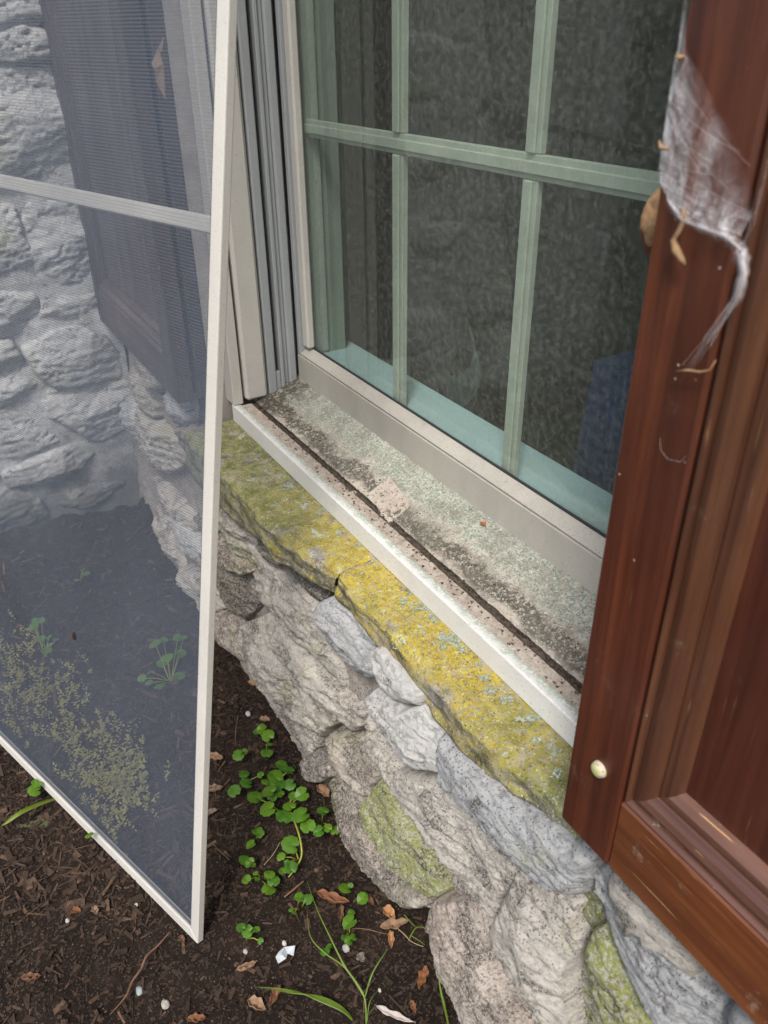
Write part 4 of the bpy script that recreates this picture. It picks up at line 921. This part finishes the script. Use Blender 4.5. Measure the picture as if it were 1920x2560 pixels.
weed((560, 1600), [(505,1490,46),(520,1460,20),(445,1565,24),(505,1630,32),(455,1655,22),(480,1600,14)], 'weed with a drooping heart leaf on a long curved stalk')
# grass
def blade(pts, w, root, sc_, of_, z):
    P_ = [hit(of_[0]+sc_*q[0], of_[1]+sc_*q[1], 2, z_) for q, z_ in zip(pts, z)]; Q = []
    for i in range(len(P_)-1):
        p0, p1, p2, p3_ = P_[max(i-1, 0)], P_[i], P_[i+1], P_[min(i+2, len(P_)-1)]
        for k in range(6): u = k/6; Q.append(.5*((2*p1)+(-p0+p2)*u+(2*p0-5*p1+4*p2-p3_)*u*u+(-p0+3*p1-3*p2+p3_)*u**3))
    Q.append(P_[-1]); v = []
    for i, q in enumerate(Q):
        tg = Q[min(i+1, len(Q)-1)]-Q[max(i-1, 0)]; tg /= np.linalg.norm(tg)+1e-9; s_ = np.cross(tg, FW*-1); s_ /= np.linalg.norm(s_); u = i/(len(Q)-1); ww = w*(.55+.9*u*(1-u)*2)*(1-u**3)+.0001
        v += [q-s_*ww, q+np.cross(s_, tg)*ww*.5*-1, q+s_*ww]
    f = []
    for i in range(len(Q)-1): f += [(3*i, 3*i+1, 3*i+4, 3*i+3), (3*i+1, 3*i+2, 3*i+5, 3*i+4)]
    return MB().put(v, f).build('blade', GRASS, root, True)
c = gz((620+.4219*700, 2000+.4219*1340)); G1 = thing('grass_tuft', (c[0], c[1], 0), 'tall forked grass stem rising from the bottom edge of the mulch', 'grass')
R5 = (.4219, (620, 2000))
blade([(700,1340),(692,1180),(640,1080),(570,980),(480,800),(410,650),(350,480)], .0011, G1, *R5, [.0, .02, .03, .04, .05, .05, .045])
blade([(690,1170),(580,1000),(460,910),(370,810),(350,650)], .0011, G1, *R5, [.02, .03, .03, .03, .02]); blade([(692,1170),(740,1020),(830,880)], .0010, G1, *R5, [.02, .04, .05])
blade([(705,1330),(720,1200),(770,1130)], .0006, G1, *R5, [0, .02, .02])
c = gz((620+.4219*640, 2000+.4219*1340)); G2 = thing('grass_tuft', (c[0], c[1], 0), 'bunch of narrow grass blades bent to the left at the bottom', 'grass')
for d_ in (0, 18, 34, -10, 50): blade([(640,1330),(560,1250-d_*.4),(430,1190-d_*.5),(260,1130+d_*.3),(60+d_*3,1112+d_*.6)], .0009, G2, *R5, [0, .015, .02, .02, .01])
c = gz((620+.4219*1185, 2000+.4219*1340)); G3 = thing('grass_tuft', (c[0], c[1], 0), 'single upright grass blade in front of the big base stone', 'grass')
blade([(1190,1345),(1165,1230),(1140,1120),(1125,1010)], .0013, G3, *R5, [0, .03, .05, .06])
c = gz((620+.4219*950, 2000+.4219*840)); G4 = thing('grass_tuft', (c[0], c[1], 0), 'thin arching grass at the dark gap between base stones', 'grass')
blade([(950,835),(1000,755),(1080,780),(1180,900),(1250,990)], .0010, G4, *R5, [0, .03, .05, .06, .05]); blade([(925,680),(960,720),(1000,760)], .0006, G4, *R5, [.02, .02, .02]); blade([(960,800),(1010,830),(1050,860)], .0006, G4, *R5, [.01, .01, .01])
c = gz((.4219*320, 1900+.4219*230)); G5 = thing('broad_blade', (c[0], c[1], 0), 'pale broad leaf blade poking out from under the screen at the left', 'leaf')
blade([(330,228),(230,262),(120,312),(40,370),(5,392)], .0034, G5, .4219, (0, 1900), [.004, .02, .03, .025, .02])
# ground cover mat behind the screen
r = np.random.RandomState(21); b = MB()
cl = [(30,1700,70,90,420),(100,1760,90,90,420),(200,1850,80,80,420),(260,1950,80,90,480),(320,2010,60,90,360),(330,1920,60,80,240),(180,1730,80,60,120),(60,1590,60,50,90)]
for cx, cy, sx_, sy_, n_ in cl:
    for k in range(n_//7):
        p = gz((cx+r.normal()*sx_*.55, cy+r.normal()*sy_*.55)); p[2] = .002; hgt_ = r.uniform(.012, .045); ln_ = r.normal(size=2)*.5
        for q in range(r.randint(8, 16)):
            u = (q+.5)/14; b0 = p+np.array([ln_[0]*hgt_*u, ln_[1]*hgt_*u, hgt_*u]); a = q*2.4+r.rand(); L = r.uniform(.0035, .0075)*(1.15-.6*u)
            d_ = np.array([math.cos(a)*L, math.sin(a)*L, r.uniform(-.1, .7)*L]); s_ = np.array([-math.sin(a), math.cos(a), r.uniform(-.3, .3)])*L*.3
            b.put([b0, b0+d_*.5+s_, b0+d_, b0+d_*.5-s_], [(0, 1, 2, 3)])
setp(b.build('ground_cover', OLIVE), 'olive small leaved ground cover seen through the lower screen mesh', 'ground cover', kind='stuff')

# ------------------------------------------------------------------ litter on the soil
def dead_leaf(px, py, L, Wd, ang, curl, mat, label, z=.006, name='dead_leaf'):
    c = hit(px, py, 2, z); root_z = gh(c[0], c[1]); n = 12; mW = 5; v = []
    for i in range(n+1):
        s_ = i/n; wv = Wd*math.sin(math.pi*min(1, s_*1.02))**.8*(1-.35*s_)+.0002
        for j in range(mW):
            u = j/(mW-1)*2-1; v.append(((s_-.5)*L, u*wv*math.cos(curl*u*.9)*(1+.25*math.sin(i*1.3+j*2+ang*5)), abs(u)**1.5*wv*curl*1.3+.45*curl*L*(s_-.5)**2*2+.0012*math.sin(i*1.7+j)+rr.uniform(-.0012, .0012)))
    v = np.array(v); ca, sa = math.cos(ang), math.sin(ang); v = np.stack([v[:, 0]*ca-v[:, 1]*sa, v[:, 0]*sa+v[:, 1]*ca, v[:, 2]], 1)
    me = fast_mesh(name, v, grid_faces(n+1, mW)); o = add(name, me, mat); o.location = (c[0], c[1], root_z+z*.5); md = o.modifiers.new('s', 'SOLIDIFY'); md.thickness = .0005
    setp(o, label, 'leaf', 'dead leaves lying on the mulch'); return o
f5 = lambda a, c_: (620+.4219*a, 2000+.4219*c_)
f7 = lambda a, c_: (520+.41*a, 1500+.41*c_); f4 = lambda a, c_: (.4219*a, 1900+.4219*c_)
DL = [(f5(505,600), .048, .011, .75, 1.1, DRY, 'large curled orange brown dead leaf among the weeds'), (f5(552,680), .024, .006, -.6, 1.0, DRY, 'small curled leaf tucked under the large orange brown one'),
 (f5(835,675), .022, .011, .3, .9, DRYP, 'tan folded leaf at the dark gap under the base stone'), (f5(870,740), .040, .009, 1.3, .5, GREYLEAF, 'long grey brown leaf standing by the gap in the stones'),
 (f5(848,830), .022, .007, -.5, 1.0, DRYP, 'tan pointed leaf below the grey brown leaf'), (f5(1035,1045), .030, .007, -.9, .6, DRY, 'reddish pointed leaf close to the lowest base stone'),
 (f7(48,960), .026, .010, .9, 1.1, DRYP, 'curled tan leaf touching the screen frame, upper one'), (f7(45,1150), .026, .009, 1.3, 1.2, DRYP, 'curled tan leaf touching the screen frame, middle one'), (f7(18,1270), .020, .007, 1.6, .8, GREYLEAF, 'greyish leaf half hidden by the screen frame'),
 (f7(348,730), .020, .008, .9, .8, DRYP, 'pale leaf against the foot of the wall, above the weeds'), (f7(705,1185), .030, .012, .2, .8, DRYP, 'brown leaf wedged under the wall beside the weeds'), (f7(265,505), .018, .006, .4, .8, DRYP, 'small tan leaf at the farthest visible foot of the wall'),
 (f4(185,1285), .024, .008, 1.2, 1.2, DRY, 'folded orange brown leaf alone at the bottom left'), (f4(565,890), .014, .006, .2, .8, DRYP, 'small tan leaf below the screen bottom bar'), (f4(1075,1045), .012, .005, .2, .7, DRY, 'pinkish leaf scrap beside the screen foot'),
 (f4(1520,1440), .026, .011, .6, .9, DRYP, 'tan leaf by the bent grass at the bottom'), (f4(1465,1230), .028, .007, 1.5, 1.3, DRYP, 'rolled tan leaf below the weed near the white scrap'), (f4(1165,1530), .022, .007, 1.2, .9, DRY, 'brown leaf at the bottom edge of the view'),
 (f5(160,1150), .026, .008, -.9, 1.0, DRY, 'dark curled leaf beside the bent grass'), (f5(670,920), .014, .007, .1, .4, GREYLEAF, 'flat grey leaf scrap right of the grass stems'), (f5(980,1215), .016, .004, -.2, .6, DRY, 'small reddish leaf right of the white feather'), (f5(730,595), .014, .004, 0, .5, DRY, 'thin rust leaf sliver near the wall'),
 (f4(735,580), .02, .007, .5, .5, GREYLEAF, 'dull leaf near the middle of the screen bottom bar'), (f4(455,895), .013, .006, 1.0, .6, DRY, 'small brown leaf left of the tan one below the screen')]
for q, L, Wd, an, cu, mt, lb in DL: dead_leaf(*q, L, Wd, an, cu, mt, lb)
dead_leaf(*f5(870,1272), .052, .0045, -.35+1.0, .4, plain('feather_white', (.44, .39, .36), .7, .12, 60), 'long whitish feather shaped leaf at the bottom edge', name='white_leaf')
dead_leaf(*f7(735,820), .014, .005, .4, .5, plain('red_flake', (.30, .10, .07), .8, .3, 60), 'reddish leaf flake resting on the brown stone', .12, name='red_leaf')
v = [hit(*f5(a, c_), 2, z_) for a, c_, z_ in ((165,930,.006),(185,900,.010),(215,870,.012),(280,862,.014),(270,925,.010),(235,910,.004),(225,940,.008),(180,970,.006),(200,915,.012))]
o = MB().put(v, [(0, 1, 8), (1, 2, 8), (2, 3, 5), (8, 2, 5), (3, 4, 5), (8, 5, 6), (0, 8, 7), (7, 8, 6)]).build('plastic_scrap', plain('white_scrap', (.42, .45, .47), .4, .2)); md = o.modifiers.new('s', 'SOLIDIFY'); md.thickness = .0006; setp(o, 'crumpled white plastic scrap on the mulch', 'litter')
def pebble(px, py, s_, col, label, seed, name='pebble'):
    c = hit(px, py, 2, .004); o = MB().put(*ell(c[0], c[1], gh(c[0], c[1])+s_*.45, s_, s_*.75, s_*.6, seed, 12, 8)).build(name, plain(name+'_m', col, .8, .3, 150), None, True); setp(o, label, 'pebble'); 
pebble(*f4(975,1430), .0065, (.36, .34, .30), 'white angular pebble right of the twig near the bottom', 1); pebble(*f4(818,1340), .006, (.30, .36, .36), 'bluish grey pebble beside the lower twig', 2)
pebble(*f4(1452,1120), .004, (.33, .32, .30), 'small white pebble under the weed beside the screen foot', 3); pebble(*f5(580,865), .006, (.42, .40, .38), 'grey pebble under the upright weed', 4); pebble(*f5(215,842), .004, (.45, .44, .42), 'round pebble above the plastic scrap', 5)
pebble(*f7(243,685), .006, (.40, .38, .36), 'pale pebble between the frame and the wall foot', 6); pebble(*f5(780,1118), .003, (.45, .42, .34), 'tiny cream pebble near the grass fork', 7); pebble(*f4(398,945), .004, (.34, .32, .30), 'little white pebble on the dark soil below the screen', 8)
pebble(*f4(803,840), .003, (.4, .38, .35), 'tiny white pebble under the screen bar', 9)
TW = plain('twig_bark', (.16, .09, .055), .9, .3, 80)
curve_stem('twig', [(1005,1020),(935,1100),(870,1160),(835,1240),(785,1310),(745,1400),(650,1510)], [.0006, .0011, .0016, .0014, .0012, .0005], TW, 'crooked brown twig lying on the soil below the screen foot', 'twig', .4219, (0, 1900), [.008]*7)
curve_stem('twig', [(700,1490),(740,1560)], [.0013, .0015], TW, 'short thick twig at the bottom edge', 'twig', .4219, (0, 1900))
curve_stem('twig', [(615,760),(700,765),(780,785),(830,795)], [.0005, .0006, .0005], TW, 'thin reddish root running right from the upright weed', 'twig', .4219, (620, 2000))
curve_stem('twig', [(330,480),(270,530),(215,575)], [.0012, .0016, .001], TW, 'stout brown stick below the creeping weed', 'twig', .4219, (620, 2000))
curve_stem('twig', [(190,250),(150,320),(95,385)], [.0004, .0005, .0004], plain('straw', (.35, .26, .17), .9), 'thin pale stalk left of the curved green stalk', 'twig', .4219, (620, 2000))
curve_stem('twig', [(185,700),(170,790),(165,880)], [.0005, .0006, .0004], TW, 'thin upright stalk between the frame and the weeds', 'twig', .41, (520, 1500))
curve_stem('twig', [(885,760),(930,800),(970,840),(1040,870)], [.0005, .0006, .0004], plain('straw2', (.35, .26, .17), .9), 'pale curled root by the dark gap', 'twig', .4219, (620, 2000))
